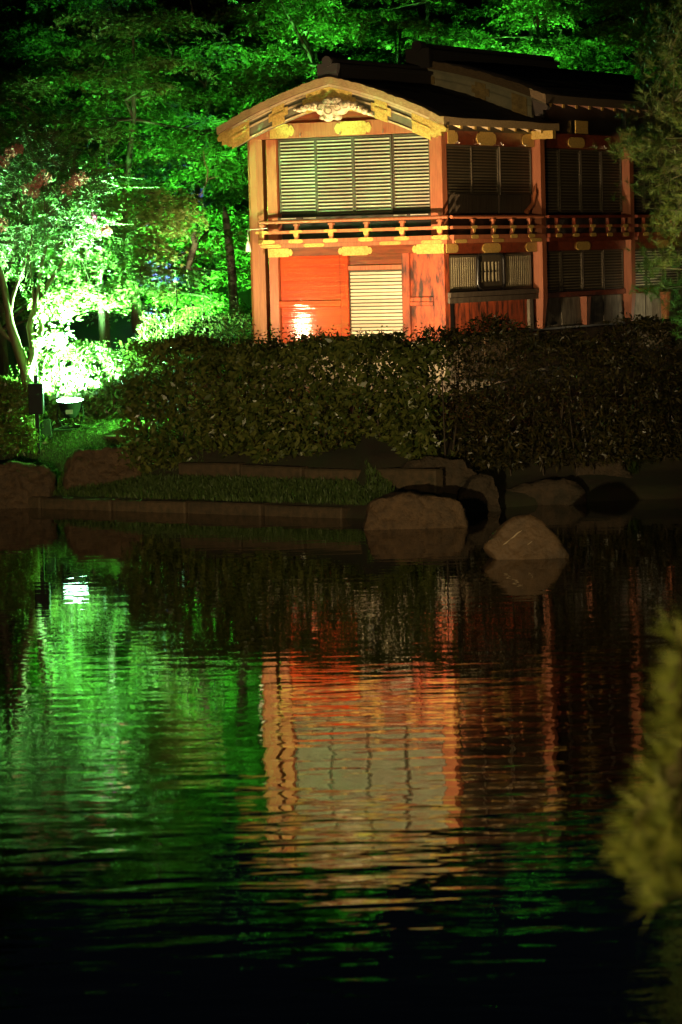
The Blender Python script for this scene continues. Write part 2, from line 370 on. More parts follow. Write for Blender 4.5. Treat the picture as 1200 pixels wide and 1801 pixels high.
def shutter(plane, a0, a1, z0, z1, n, off, sm, sh=.028, name='shutter', vertical=False, fw=.03, skip=0.0):
    """plane 'f' (front; off=v) or 's' (side; off=u). backing + frame + separate slats"""
    f = plane == 'f'
    def bx(m, p0, p1, d0, d1, q0, q1, mi=0):
        if f: m.box(p0, p1, off-d1, off-d0, q0, q1, mi)
        else: m.box(off+d0, off+d1, p0, p1, q0, q1, mi)
    m = MB(); bx(m, a0, a1, -.03, -.005, z0, z1)
    o = m.build(name, X['backing'], pav)
    for q in ((a0, a0+fw, z0, z1), (a1-fw, a1, z0, z1), (a0+fw, a1-fw, z0, z0+fw), (a0+fw, a1-fw, z1-fw, z1)):
        m = MB(); bx(m, q[0], q[1], -.003, .035, q[2], q[3]); m.build('stile' if q[3]-q[2] > q[1]-q[0] else 'frame_rail', X['frame'], o)
    A0, A1, Z0, Z1 = a0+fw, a1-fw, z0+fw, z1-fw
    if not vertical:
        L = A1-A0; key = (plane, round(L, 3), sh, sm, 0)
        def mk():
            # louvre blade: lower edge leans outward
            m = MB()
            if f: m.hexa([(0, -.030, 0), (L, -.030, 0), (L, -.004, 0), (0, -.004, 0), (0, -.022, sh), (L, -.022, sh), (L, -.001, sh), (0, -.001, sh)])
            else: m.hexa([(.004, 0, 0), (.030, 0, 0), (.030, L, 0), (.004, L, 0), (.001, 0, sh), (.022, 0, sh), (.022, L, sh), (.001, L, sh)])
            q = m.build('slat', X[sm]); me = q.data; bpy.data.objects.remove(q); return me
        for k in range(n):
            z = Z0 + skip + (Z1-Z0-skip)*(k+.5)/n - sh/2
            s = slat_copy(key, mk, (A0, off, z) if f else (off, A0, z), o)
            s.rotation_euler[1 if f else 0] = rnd.gauss(0, .0012)
    else:
        L = Z1-Z0; key = (plane, round(L, 3), sh, sm, 1)
        def mk():
            m = MB(); m.box(.0, .03, 0, sh, 0, L); q = m.build('slat', X[sm]); me = q.data; bpy.data.objects.remove(q); return me
        for k in range(n): slat_copy(key, mk, (off, A0 + (A1-A0)*(k+.5)/n - sh/2, Z0), o)
    return o
edges = [-3.255, -2.50, -1.745, -.985, -.245]
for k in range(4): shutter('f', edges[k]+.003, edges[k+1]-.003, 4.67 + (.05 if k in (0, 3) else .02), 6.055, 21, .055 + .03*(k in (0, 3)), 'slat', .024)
boxobj('threshold', (-3.27, -.24, -.01, .15, 4.60, 4.665), X['backing'], pav)
for a, b in ((-3.2, -2.9), (-2.75, -2.5), (-.95, -.7), (-.62, -.28)): boxobj('threshold_strip', (a, b, -.025, -.012, 4.63, 4.65), X['slat'], pav)

# railings
def railing(front):
    r = empty('railing'); r.parent = pav
    a0, a1 = (-3.56, .17) if front else (-.03, 3.98)
    o = -.17 if front else .17
    def bx(d0, d1, p0, p1, z0, z1, name, mt, bev=0):
        m = MB()
        if front: m.box(p0, p1, min(o-d0, o-d1), max(o-d0, o-d1), z0, z1)
        else: m.box(min(o+d0, o+d1), max(o+d0, o+d1), p0, p1, z0, z1)
        return m.build(name, X[mt], r, bevel=bev)
    def pl(c, z, w, h, d): return plaque(FR(o-d) if front else SD(o+d), c, z, w, h, r, .008)
    m = MB(); p = (a0, o, 4.578), (a1, o, 4.578)
    if not front: p = (o, a0, 4.578), (o, a1, 4.578)
    m.tube(p, .032, 8); m.build('top_rail', X['postred'], r)
    bx(-.03, .03, a0, a1, 4.365, 4.42, 'middle_rail', 'postred')
    bx(-.05, .045, a0, a1, 4.188, 4.262, 'bottom_rail', 'postred')
    bx(-.25, .02, a0+.04 if front else a0+.06, a1-.02, 4.115, 4.184, 'floor_edge', 'postred')
    bs = [-3.5, -2.81, -2.115, -1.415, -.71, .02] if front else [.85, 1.72, 2.55, 3.35]
    for b in bs:
        bx(-.022, .034, b-.035, b+.035, 4.266, 4.36, 'baluster', 'postred')
        bx(-.02, .03, b-.028, b+.028, 4.425, 4.548, 'baluster', 'postred')
        bx(-.036, .040, b-.05, b+.05, 4.50, 4.536, 'bearing_block', 'postred')
        m = MB(); T = [(-.13, .02), (-.1, .033), (.1, .033), (.13, .02), (.13, -.01), (.05, -.02), (.042, -.075), (0, -.095), (-.042, -.075), (-.05, -.02), (-.13, -.01)]
        m.prism([(b + x, 4.39 + y) for x, y in T], FR(o-.036) if front else SD(o+.036), 0, .008); m.build('gilt_fitting', X['gold'], r)
        pl(min(b, a1-.14) if b > bs[0] or not front else b+.12, 4.226, .30, .07, .046)
    if front:
        for c, w_ in ((-3.33, .42), (-2.46, .42), (-.95, .42), (-.14, .42)): pl(c, 4.15, w_, .062, .021)
        # gilt caps on the corner
        bx(.0, .037, a0-.004, a0+.09, 4.36, 4.425, 'gilt_cap', 'gold'); bx(.0, .05, a0-.004, a0+.1, 4.184, 4.266, 'gilt_cap', 'gold')
        bx(-.02, .037, a1-.11, a1+.004, 4.36, 4.425, 'gilt_cap', 'gold'); bx(-.02, .05, a1-.12, a1+.004, 4.184, 4.266, 'gilt_cap', 'gold')
    else:
        for c in (.3, 1.9, 3.6): pl(c, 4.15, .5, .062, .021)
railing(True); railing(False)

# lower beam with large gilt plaques
boxobj('beam', (-PW+.02, -.02, -.03, .17, 3.968, 4.112), X['darkred'], pav)
P1 = FR(-.034)
plaque(P1, -3.22, 4.03, .5, .155, ends=1); plaque(P1, -1.72, 4.03, .68, .16); plaque(P1, -.29, 4.03, .62, .17, ends=2)
boxobj('beam', (-.17, .03, .0, 4.0, 3.93, 4.112), X['darkred'], pav)
P2 = SD(.034)
plaque(P2, .27, 4.03, .5, .16, ends=1); plaque(P2, 1.95, 4.02, .8, .17); plaque(P2, 3.72, 4.02, .5, .17, ends=2)

# front, ground floor
def wallpanel(name, u0, u1, z0, z1, mt, v=.06): return boxobj(name, (u0, u1, v, v+.05, z0, z1), X[mt], pav)
wallpanel('lacquer_panel', -3.29, -2.05, 3.165, 3.964, 'lacquer'); wallpanel('lacquer_panel', -3.29, -2.05, 2.4, 3.045, 'lacquer')
boxobj('panel_rail', (-3.298, -2.052, .0, .11, 3.05, 3.16), X['lacquer'], pav, bevel=.006)
boxobj('stile', (-2.05, -1.90, .005, .12, 2.4, 3.966), X['lacquer'], pav)
for k in range(2): boxobj('lintel_board', (-1.897, -.685, .05, .11, 3.775 + k*.096, 3.868 + k*.096), X['darkred'], pav)
boxobj('lintel', (-1.897, -.83, .005, .12, 3.685, 3.77), X['postred'], pav, bevel=.005)
shutter('f', -1.895, -.832, 2.40, 3.68, 20, .07, 'doorslat', .043, name='slatted_door', fw=.022)
boxobj('stile', (-.828, -.688, .0, .12, 2.4, 3.966), X['worn'], pav)
wallpanel('weathered_panel', -.685, -.115, 3.19, 3.964, 'worn'); wallpanel('weathered_panel', -.685, -.115, 2.4, 3.03, 'worn')
boxobj('panel_rail', (-.684, -.235, .0, .11, 3.035, 3.105), X['worn'], pav, bevel=.005)
boxobj('panel_rail', (-.684, -.235, .012, .11, 3.11, 3.185), X['worn'], pav, bevel=.005)
boxobj('stile', (-.23, -.114, .02, .12, 2.4, 3.966), X['worn'], pav)
boxobj('sill', (-3.28, -.115, -.02, .12, 2.30, 2.395), X['darkred'], pav)

# right side, first bay
boxobj('beam', (-.14, .02, .205, 3.998, 5.86, 6.10), X['darkred'], pav)
boxobj('frieze_board', (-.14, -.02, .205, 3.998, 6.102, 6.3), X['black'], pav)
P3 = SD(.024)
plaque(P3, .42, 5.98, .42, .24, ends=1); plaque(P3, 1.85, 5.98, .85, .24); plaque(P3, 3.7, 5.98, .55, .24, ends=2)
def shook(u, v, z):
    m = MB(); m.tube([(u, v, z+.05), (u+.012, v, z+.01), (u+.03, v, z-.01), (u+.05, v, z+.01)], .009, 5); m.build('hook', X['iron'], pav)
for v in (.62, 1.5, 2.5, 3.5): shook(.025, v, 5.88)
e = [.21, 1.33, 2.52, 3.95]
for k in range(3):
    shutter('s', e[k]+.01, e[k+1]-.02, 4.985, 5.85, 15, -.05 - .02*(k == 1), 'darkslat', .026)
    boxobj('kick_panel', (-.1, -.045 - .02*(k == 1), e[k]+.01, e[k+1]-.02, 4.64, 4.98), X['oldwood'], pav)
m = MB(); m.tube([(.03, 3.55, 4.66), (.07, 3.75, 4.8), (.08, 3.86, 5.0), (.06, 3.93, 5.16)], [.05, .045, .04, .02], 6); m.build('brace', X['postred'], pav)
# ground floor window with upright bars
boxobj('window_board', (-.14, -.075, .205, 3.998, 3.2, 3.928), X['black'], pav)
shutter('s', .2, 1.40, 3.27, 3.905, 12, -.05, 'darkslat', .045, name='barred_window', vertical=True, fw=.04)
shutter('s', 2.56, 3.84, 3.27, 3.905, 14, -.05, 'darkslat', .042, name='barred_window', vertical=True, fw=.04)
cw = shutter('s', 1.46, 2.50, 3.29, 3.89, 5, -.055, 'darkslat', .035, name='middle_window', vertical=True, fw=.12)
m = MB(); rr = .2; a0, a1, z0, z1 = 1.41, 2.53, 3.26, 3.925; pts = []
for cx_, cz_, s0 in ((a1-rr, z1-rr*.6, 0), (a0+rr, z1-rr*.6, 90), (a0+rr, z0+rr*.6, 180), (a1-rr, z0+rr*.6, 270)):
    for k in range(6): an = R(s0 + 18*k); pts.append((.0, cx_ + rr*math.cos(an), cz_ + rr*.6*math.sin(an)))
m.tube(pts + [pts[0]], .035, 6, caps=False); m.build('rounded_frame', X['black'], cw)
boxobj('middle_bar', (-.045, -.03, 1.6, 2.36, 3.585, 3.612), X['black'], cw)
boxobj('sill', (-.14, .06, .12, 3.998, 3.165, 3.25), X['oldwood'], pav); boxobj('sill', (-.14, .045, .12, 3.998, 3.06, 3.155), X['oldwood'], pav)
boxobj('weathered_panel', (-.12, -.03, .36, 3.62, 2.5, 3.058), X['worn'], pav)
boxobj('support_post', (-.1, .02, 3.64, 3.8, 2.5, 3.056), X['palepanel'], pav)
boxobj('support_post', (-.1, .0, .205, .35, 2.42, 3.056), X['black'], pav)

# right side, further bays
for v0, v1 in ((4.22, 8.36), (8.62, 12.28)):
    boxobj('beam', (-.14, .02, v0, v1, 5.86, 6.14), X['darkred'], pav); boxobj('frieze_board', (-.14, -.02, v0, v1, 6.142, 6.95), X['black'], pav)
    plaque(P3, (v0+v1)/2-.3, 5.98, .8, .2)
    mid = (v0+v1)/2
    n = 4; wv = (v1-v0)/n
    for k in range(n):
        a, b = v0 + wv*k + .02, v0 + wv*(k+1) - .02
        shutter('s', a, b, 4.66, 5.85, 20, -.05, 'darkslat', .024)
        shutter('s', a, b, 3.16, 3.93, 13, -.05, 'darkslat' if v0 < 8 else 'slat', .024)
        boxobj('skirting_panel', (-.1, -.04, a, b, 2.5, 3.05), X['palepanel'], pav)
    boxobj('beam', (-.14, .03, v0, v1, 3.94, 4.11), X['darkred'], pav); boxobj('sill', (-.14, .02, v0, v1, 3.06, 3.155), X['darkred'], pav)
    plaque(P2, mid-.1, 4.02, .7, .16)
    rl = empty('railing'); rl.parent = pav
    for z0, z1, o in ((4.55, 4.6, .17), (4.365, 4.42, .17), (4.19, 4.26, .18), (4.115, 4.184, .16)):
        boxobj('rail', (.1, o+.03, v0, v1, z0, z1), X['darkred'], rl)
    for k in range(5):
        b = v0 + (v1-v0)*(k+.5)/5
        boxobj('baluster', (.14, .2, b-.03, b+.03, 4.265, 4.548), X['darkred'], rl)
        m = MB(); T = [(-.13, .02), (-.1, .033), (.1, .033), (.13, .02), (.13, -.01), (.05, -.02), (.042, -.075), (0, -.095), (-.042, -.075), (-.05, -.02), (-.13, -.01)]
        m.prism([(b + x, 4.39 + y) for x, y in T], SD(.206), 0, .008); m.build('gilt_fitting', X['gold'], rl)
        plaque(SD(.212), b, 4.226, .28, .07, rl, .008)
    m = MB(); m.hexa([(-.05, mid-.05, 2.5), (.06, mid-.05, 2.5), (.06, mid+.08, 2.5), (-.05, mid+.08, 2.5), (-.05, mid-.12, 3.05), (.1, mid-.12, 3.05), (.1, mid+.1, 3.05), (-.05, mid+.1, 3.05)]); m.build('tapered_leg', X['postred'], pav)
    for v in (mid+.6, mid+1.1): shook(.025, v, 5.9)
boxobj('eaves_fitting', (.022, .04, 5.95, 6.55, 6.16, 6.4), X['gold'], pav)

# roofs
def roof(half, v0, v1, zap, a, b, th, sweep, dark):  # dark: shade put into the colours of the rear gable
    r = empty('roof'); r.parent = pav
    def top(s, v):       # s across from centre
        q = abs(s); k = 1 - sweep*(1 - min(1, max(0, (v - v0)/3.5)))**2*0
        return zap - (a*q*q + b*q)
    n = 64; ss = [half*(-1 + 2*k/n) for k in range(n+1)]
    vs_ = np.linspace(v0, v1, 12)
    m = MB(); P = []
    for v in vs_:
        for s in ss: P.append((UC+s, v - (rnd.uniform(0, .02) if v == vs_[0] else 0), top(s, v) + rnd.gauss(0, .007)))
    for v in vs_:
        for s in ss: P.append((UC+s, v, top(s, v) - th))
    N1 = n+1; off = len(vs_)*N1; fs = []; mi = []
    for j in range(len(vs_)-1):
        for k in range(n):
            q = (j*N1+k, j*N1+k+1, (j+1)*N1+k+1, (j+1)*N1+k)
            fs.append(q); mi.append(0); fs.append(tuple(i+off for i in q[::-1])); mi.append(2)
        for k in (0, n): fs.append((j*N1+k, (j+1)*N1+k, (j+1)*N1+k+off, j*N1+k+off)); mi.append(1)
    for j in (0, len(vs_)-1):
        for k in range(n): fs.append((j*N1+k, j*N1+k+1, j*N1+k+1+off, j*N1+k+off)); mi.append(1)
    base = len(m.v); m.v += P; m.f += fs; m.mi += mi; m.sm += [x == 0 for x in mi]
    m.build('roof_shell', [X['bark'], X['thatch' if not dark else 'thatch_shaded'], X['soffit']], r)
    def strip(name, s0, s1, d0, d1, va, vb, mt, k=14, flare=0, tipcut=False):
        m = MB(); pts = np.linspace(s0, s1, k+1)
        vs = []
        for i, s in enumerate(pts):
            t = top(s, v0); fl = flare*max(0, abs(s)/half - .8)*5
            e0, e1 = d0, d1 + fl*.05
            vs += [(UC+s, va, t-d1 - fl*.05), (UC+s, va, t-d0), (UC+s, vb, t-d0), (UC+s, vb, t-d1 - fl*.05)]
        fs = [(0, 1, 2, 3), tuple(4*k + i for i in (3, 2, 1, 0))]
        for i in range(k):
            for q in range(4): fs.append((4*i+q, 4*i+(q+1) % 4, 4*i+4+(q+1) % 4, 4*i+4+q))
        m.add(vs, fs); return m.build(name, X[mt], r)
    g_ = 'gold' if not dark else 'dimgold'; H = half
    strip('verge_strip', -H+.03, H-.03, th+.002, th+.045, v0+.04, v0+.2, 'palewood' if not dark else 'barge')
    strip('bargeboard', -H+.32, H-.32, th+.048, th+.38, v0+.08, v0+.16, 'barge')
    strip('bargeboard_moulding', -H+.33, H-.33, th+.055, th+.085, v0+.06, v0+.079, 'palewood' if not dark else 'barge')
    strip('bargeboard_moulding', -H+.34, H-.34, th+.155, th+.185, v0+.055, v0+.079, 'palewood' if not dark else 'barge')
    strip('bargeboard_moulding', -H+.36, H-.36, th+.345, th+.375, v0+.06, v0+.079, 'palewood' if not dark else 'barge')
    for s0, s1 in (((-.52, .52), (-H+.28, -1.6), (1.6, H-.28), (-1.2, -.82), (.82, 1.2)) if not dark else ((-.2, .2), (.95, 1.3), (-1.3, -.95), (1.75, 2.05))):
        e_ = .07 if abs(s0) < 1.5 else 0
        strip('gilt_fitting', s0, s1, th+.13, th+.27, v0+.042, v0+.0585, g_, 8)
        strip('gilt_fitting', s0+e_, s1-e_, th+.05, th+.128, v0+.042, v0+.0595, g_, 8)
        strip('gilt_fitting', s0+e_, s1-e_, th+.272, th+.388, v0+.042, v0+.0595, g_, 8)
        strip('gilt_rib', s0+e_, s1-e_, th+.18, th+.21, v0+.03, v0+.041, g_, 8)
    for sg in (-1, 1):
        # curled gilt end of the bargeboard
        o_ = [(-.30, .05), (-.05, .05), (.02, .10), (0, .17), (-.08, .20), (-.07, .27), (-.16, .30), (-.20, .36), (-.30, .37)]
        m = MB(); s_ = H
        m.prism([(UC + sg*(s_ + x), top(s_ + x*1.0, v0) - th - y + .05) for x, y in o_], lambda p, q, d: (p, v0+.07+d, q), -.03, .08); m.build('gilt_end', X[g_ if not dark else 'bark'], r)  # rear ends coloured as dark bark so they look unlit
    return r, top
rf, top1 = roof(2.23, -.92, 4.1, 7.08, .061, .223, .13, 0, False)
# ridge of the front roof: layered box with rounded end tile
m = MB(); m.box(UC-.13, UC+.13, -.80, 3.2, 7.02, 7.27); m.box(UC-.17, UC+.17, -.84, 3.2, 7.24, 7.30)
m.tube([(UC, -.86, 7.33), (UC, 3.2, 7.33)], .075, 10); m.build('ridge', X['ridge'], rf)
m = MB(); m.box(UC-.2, UC+.2, -.9, -.802, 7.0, 7.3); m.tube([(UC, -.93, 7.34), (UC, -.7, 7.34)], .095, 12); m.build('ridge_end', X['ridge'], rf)
# gable infill: dark recess, ivory cloud carving
m = MB(); pr = [(UC+s, top1(s, 0)-.2) for s in np.linspace(-1.9, 1.9, 21)]; m.prism([(-3.6, 6.34)] + pr + [(.1, 6.34)], lambda p, q, d: (p, d, q), .02, .1); m.build('gable_wall', X['darkred'], rf)
def carving():
    cz = 6.50; m = MB()
    lob = [(0, -.02, .19), (-.16, .03, .15), (.16, .03, .15), (-.3, .07, .11), (.3, .06, .11), (-.43, .07, .08), (.43, .05, .085), (-.54, .04, .065), (.54, .0, .07), (-.63, .02, .05), (.64, -.06, .065), (-.08, -.14, .08), (.1, -.13, .07), (-.18, -.13, .05), (-.05, .12, .12), (.1, .12, .12), (.72, -.1, .04), (-.7, .03, .03)]
    for x, z, r_ in lob:
        ns = 14; ri = 5; vs = []; fs = []
        for j in range(ri):
            a = j/(ri-1)*math.pi/2; rr_ = r_*math.cos(a); dd = .05 + .09*math.sin(a)*(r_/.19)**.5
            for k in range(ns): an = 2*math.pi*k/ns; vs.append((UC+.06+x*1.02 + rr_*math.cos(an), -.86 - dd, cz+z + rr_*.85*math.sin(an)))
        for j in range(ri-1):
            for k in range(ns): fs.append((j*ns+k, j*ns+(k+1) % ns, (j+1)*ns+(k+1) % ns, (j+1)*ns+k))
        m.add(vs, fs, 0, True)
        vb = [(p[0], -.83, p[2]) for p in vs[:ns]]; m.add(vs[:ns] + vb, [(k, (k+1) % ns, (k+1) % ns + ns, k+ns) for k in range(ns)] + [tuple(range(ns, 2*ns))])
        # spiral groove edge
        if r_ > .06:
            sp = [(UC+.06+x*1.02 + r_*(.75-.055*k)*math.cos(.8*k+x*9), -.925 - .05*(r_/.19)**.5 - .004*k, cz+z + r_*.85*(.75-.055*k)*math.sin(.8*k+x*9)) for k in range(12)]
            m.tube(sp, .009, 4)
    return m.build('cloud_carving', X['ivory'], rf)
carving()
# rafters, front roof right eave and left eave
RAF = None
for v in [-.62 + .585*k for k in range(8)]:
    for sg in (1, -1):
        m = MB()
        s0, s1 = 1.66, 2.14
        zt0 = top1(s0, 0) - .132; zt1 = top1(s1, 0) - .132
        p = [(UC+sg*s0, v-.035, zt0-.09), (UC+sg*s1, v-.035, zt1-.085), (UC+sg*s1, v+.035, zt1-.085), (UC+sg*s0, v+.035, zt0-.09),
             (UC+sg*s0, v-.035, zt0), (UC+sg*s1, v-.035, zt1), (UC+sg*s1, v+.035, zt1), (UC+sg*s0, v+.035, zt0)]
        m.hexa(p); o = m.build('rafter', X['palewood'], rf)
        if sg > 0:
            m = MB(); m.box(UC+s1+.001, UC+s1+.012, v-.042, v+.042, zt1-.092, zt1-.002); m.build('rafter_cap', X['gold'], rf)
m = MB(); z_ = top1(2.2, 0); m.box(UC+1.7, UC+2.2, 3.86, 4.0, z_-.29, z_-.14); m.build('gilt_end', X['gold'], rf)
# second, higher roof
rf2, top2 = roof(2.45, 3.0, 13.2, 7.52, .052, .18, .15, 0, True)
m = MB(); m.box(UC-.16, UC+.16, 2.9, 8.9, 7.44, 7.66); m.box(UC-.2, UC+.2, 2.86, 8.94, 7.63, 7.70); m.tube([(UC, 2.85, 7.735), (UC, 8.95, 7.735)], .085, 10); m.build('ridge', X['ridge'], rf2)
m = MB(); m.box(UC-.24, UC+.24, 2.75, 2.86, 7.36, 7.72); m.tube([(UC, 2.72, 7.76), (UC, 2.95, 7.76)], .105, 12); m.build('ridge_end', X['ridge'], rf2)
m = MB(); m.box(UC-.11, UC+.11, 8.96, 13.1, 7.42, 7.58); m.build('ridge', X['ridge'], rf2)
m = MB(); pr = [(UC+s, top2(s, 0)-.2) for s in np.linspace(-2.0, 2.0, 21)]; m.prism([(UC-2, 6.2)] + pr + [(UC+2, 6.2)], lambda p, q, d: (p, d, q), 3.9, 3.98); m.build('gable_wall', X['black'], rf2)
for k in range(14):
    v = 3.45 + .62*k; s0, s1 = 1.74, 2.33; m = MB()
    zt0 = top2(s0, 0)-.152; zt1 = top2(s1, 0)-.152
    m.hexa([(UC+s0, v-.04, zt0-.1), (UC+s1, v-.04, zt1-.09), (UC+s1, v+.04, zt1-.09), (UC+s0, v+.04, zt0-.1), (UC+s0, v-.04, zt0), (UC+s1, v-.04, zt1), (UC+s1, v+.04, zt1), (UC+s0, v+.04, zt0)])
    m.build('rafter', X['soffit'], rf2)
    m = MB(); m.box(UC+s1+.001, UC+s1+.012, v-.05, v+.05, zt1-.1, zt1-.002); m.build('rafter_cap', X['gold'], rf2)

# small white bell hanging by the left timber
pb = at(437, 434, 61.2); m = MB(); m.lathe([(.0, .10), (.022, .10), (.035, .04), (.052, -.09), (.042, -.09), (.025, .08)], 14); m.tube([(0, 0, .10), (0, 0, .30), (.35, -.05, .32)], .006, 5)
bell = m.build('wind_bell', X['white']); bell.location = pb; tag(bell, 'small white bell hanging left of the orange corner timber', 'bell')
m = MB(); m.lathe([(.0, -.05), (.015, -.07), (.012, -.10), (0, -.11)], 8); m.build('clapper', X['hardware'], bell)

# ------------------------------------------------------------------ stones, kerbs
from mathutils import noise as mnoise
from mathutils.bvhtree import BVHTree
def boulder(front, Y, depth, label, mt='stone', rough=.085, seed=0, back=.75, name='boulder', lean=.25, sm=.5):
    """front: outline as seen from the pond; the stone leans back from its foot and is closed behind"""
    pts = [at(px, py, Y) for px, py in front]; c = sum(pts)/len(pts); z0 = min(p[2] for p in pts); z1 = max(p[2] for p in pts)
    b = bmesh.new(); r = random.Random(seed)
    for p in pts:
        k = (p[2]-z0)/(z1-z0+1e-6)
        b.verts.new((p[0], p[1] + depth*lean*k, p[2])); q = c + (p-c)*back
        b.verts.new((q[0]+r.gauss(0, .03), p[1] + depth*(1-.2*k), z0 + (p[2]-z0)*r.uniform(.8, .98)))
        b.verts.new((p[0]+(p[0]-c[0])*.06, p[1] + depth*.5, z0 + (p[2]-z0)*.9))
    for p in pts: 
        if p[2] < z0 + .3*(z1-z0): b.verts.new((p[0], p[1]+.05, z0-.3)); b.verts.new((p[0], p[1]+depth, z0-.3))
    g_ = bmesh.ops.convex_hull(b, input=b.verts); bmesh.ops.delete(b, geom=[v for v in b.verts if not v.link_faces], context='VERTS')
    bmesh.ops.triangulate(b, faces=b.faces)
    for _ in range(3):
        es = [e for e in b.edges if e.calc_length() > .11]
        if es: bmesh.ops.subdivide_edges(b, edges=es, cuts=1, use_grid_fill=True); bmesh.ops.triangulate(b, faces=b.faces)
    bmesh.ops.smooth_vert(b, verts=b.verts, factor=sm, use_axis_x=True, use_axis_y=True, use_axis_z=True)
    b.normal_update(); sd = Vector((seed*3.1, seed, 0))
    for v in b.verts: v.co += v.normal*((mnoise.noise(v.co*2.2+sd))*rough*1.6 + mnoise.noise(v.co*7+sd)*rough*.6 + mnoise.noise(v.co*17+sd)*rough*.25)
    for f in b.faces: f.smooth = True
    bv = BVHTree.FromBMesh(b)
    o0 = Vector((c[0], Y, z0)); bmesh.ops.translate(b, verts=b.verts, vec=-o0)
    me = bpy.data.meshes.new(name); b.to_mesh(me); b.free(); o = link(name, me, X[mt]); o.location = o0
    return tag(o, label, 'rock'), bv, o0
def wY(px, py): q = ray(px, py); return float((np.array([0, 0, EYE]) + q*(-EYE/q[2]))[1])
boulder([(642, 926), (647, 898), (652, 882), (664, 876), (700, 873), (780, 876), (812, 882), (821, 896), (822, 926), (735, 932)], wY(735, 930), 1.0, 'blocky brown boulder at the end of the lower kerb, standing in the water', seed=3, sm=.2, rough=.05, lean=.1)
pr_, bv, o0 = boulder([(854, 964), (868, 946), (898, 916), (935, 909), (952, 918), (975, 945), (1004, 975), (962, 992), (920, 985)], wY(925, 984), 1.0, 'pyramid-shaped brown rock with a pale vein, alone in the water', 'stone2', .035, seed=11)
for k, ln in enumerate(([(898, 948), (904, 944), (910, 938), (918, 933)], [(885, 958), (890, 955), (897, 949)], [(928, 958), (936, 952)])):
    pts = []
    for px, py in ln:
        d_ = Vector(ray(px, py)); h = bv.ray_cast(Vector((0, 0, EYE)), d_.normalized())
        if h[0]: pts.append(h[0] - o0)
    if len(pts) > 1: m = MB(); m.tube(pts, [.004] + [.011]*(len(pts)-2) + [.004], 5); m.build('vein', X['vein'], pr_)
boulder([(690, 862), (702, 830), (715, 812), (760, 804), (820, 810), (848, 835), (855, 866)], 52.2, .8, 'grey rock behind the blocky boulder, under the hedge', seed=5, mt='shadestone')
boulder([(838, 892), (845, 866), (880, 856), (960, 848), (1010, 852), (1024, 866), (1015, 890)], 52.9, .8, 'long low dark rock on the far bank, right of the blocky boulder', seed=8, mt='shadestone')
boulder([(806, 905), (812, 868), (830, 842), (868, 838), (882, 860), (880, 905)], 51.9, .6, 'dark rock wedged between the blocky boulder and the long low rock', seed=21, mt='shadestone')
boulder([(112, 838), (124, 806), (138, 793), (190, 789), (240, 791), (248, 808), (254, 838)], 55.3, .8, 'flat-topped brown rock at the edge of the lit lawn', seed=13)
boulder([(-60, 895), (-40, 830), (0, 820), (60, 816), (86, 826), (92, 850), (76, 894)], 55.2, 1.0, 'large brown rock at the left edge by the water', seed=17)
boulder([(1010, 856), (1020, 812), (1055, 795), (1095, 805), (1112, 850)], 54.2, .7, 'small dark rock below the right-hand shrub', seed=19, mt='shadestone')
kd = empty('kerb'); tag(kd, 'low stone kerb along the water edge', kind='structure')
def kerb_run(parent, x0, x1, off, z0, z1, dep, L, name):
    dv = np.array([1, -.79])/math.hypot(1, .79); nv = np.array([.79, 1])/math.hypot(1, .79)
    p = np.array([x0, 51.27-.79*x0]) + nv*off; n = int(math.hypot(x1-x0, .79*(x1-x0))/L)
    for k in range(n):
        q = p + dv*L*k; l = L-.02-rnd.uniform(0, .035)
        m = MB(); m.box(0, l, 0, dep, 0, z1-z0); o = m.build(name, X['kerb'], parent, bevel=.025)
        o.location = (q[0], q[1], z0 + rnd.uniform(-.022, .022)); o.rotation_euler = (rnd.gauss(0, .03), rnd.gauss(0, .008), math.atan2(dv[1], dv[0]) + rnd.gauss(0, .004))
kerb_run(kd, -8.5, .55, .0, -.25, .17, .28, 1.55, 'kerb_stone')
ku = empty('upper_kerb'); tag(ku, 'upper stone kerb under the hedge', kind='structure')
kerb_run(ku, -3.4, 1.0, 1.27, .28, .665, .22, 1.3, 'kerb_stone')
for px, py, sx in ((207, 769, .42), (232, 754, .34)):
    p = gp(px, py); m = MB(); m.lathe([(0, .0), (1, .0), (1.0, .03), (.9, .045), (0, .05)], 16); o = m.build('stepping_stone', X['kerb']); o.scale = (sx/2*1.15, sx*.8, 1); o.location = (p[0], p[1], p[2]-.01)
    tag(o, 'nearer flat stepping stone on the lit lawn' if py > 760 else 'farther, smaller stepping stone on the lit lawn', 'stepping stone', 'stepping stones')

# ------------------------------------------------------------------ grass
def grass(name, label, pts, h, mt='grass'):
    n = len(pts); D = np.stack([rng.normal(0, .35, n), rng.normal(0, .35, n), np.ones(n)], 1)
    me = leaf_mesh(name, pts, D, rvec(n), rng.uniform(.6, 1.2, n)*h, ((0, 1, .16),), .2)
    return tag(link(name, me, X[mt]), label, 'grass', kind='stuff')
def scatter(n, fn):
    out = []
    while len(out) < n:
        x = rng.uniform(-9, 2, 4000); y = rng.uniform(50, 63, 4000); ok = fn(x, y)
        out += list(zip(x[ok], y[ok]))
    a = np.array(out[:n]); return np.column_stack([a, ground(a[:, 0], a[:, 1])-.005])
sfn = lambda x, y: (y - (51.27-.79*x))*.785
grass('verge_grass', 'short dim grass strip between the two kerbs', scatter(26000, lambda x, y: (sfn(x, y) > .27) & (sfn(x, y) < 1.25) & (x < .8)), .11)
grass('lawn_grass', 'bright green lawn grass around the round spotlight', scatter(34000, lambda x, y: (sfn(x, y) > 1.2) & (sfn(x, y) < 4.5) & (x < -2.2)), .06)

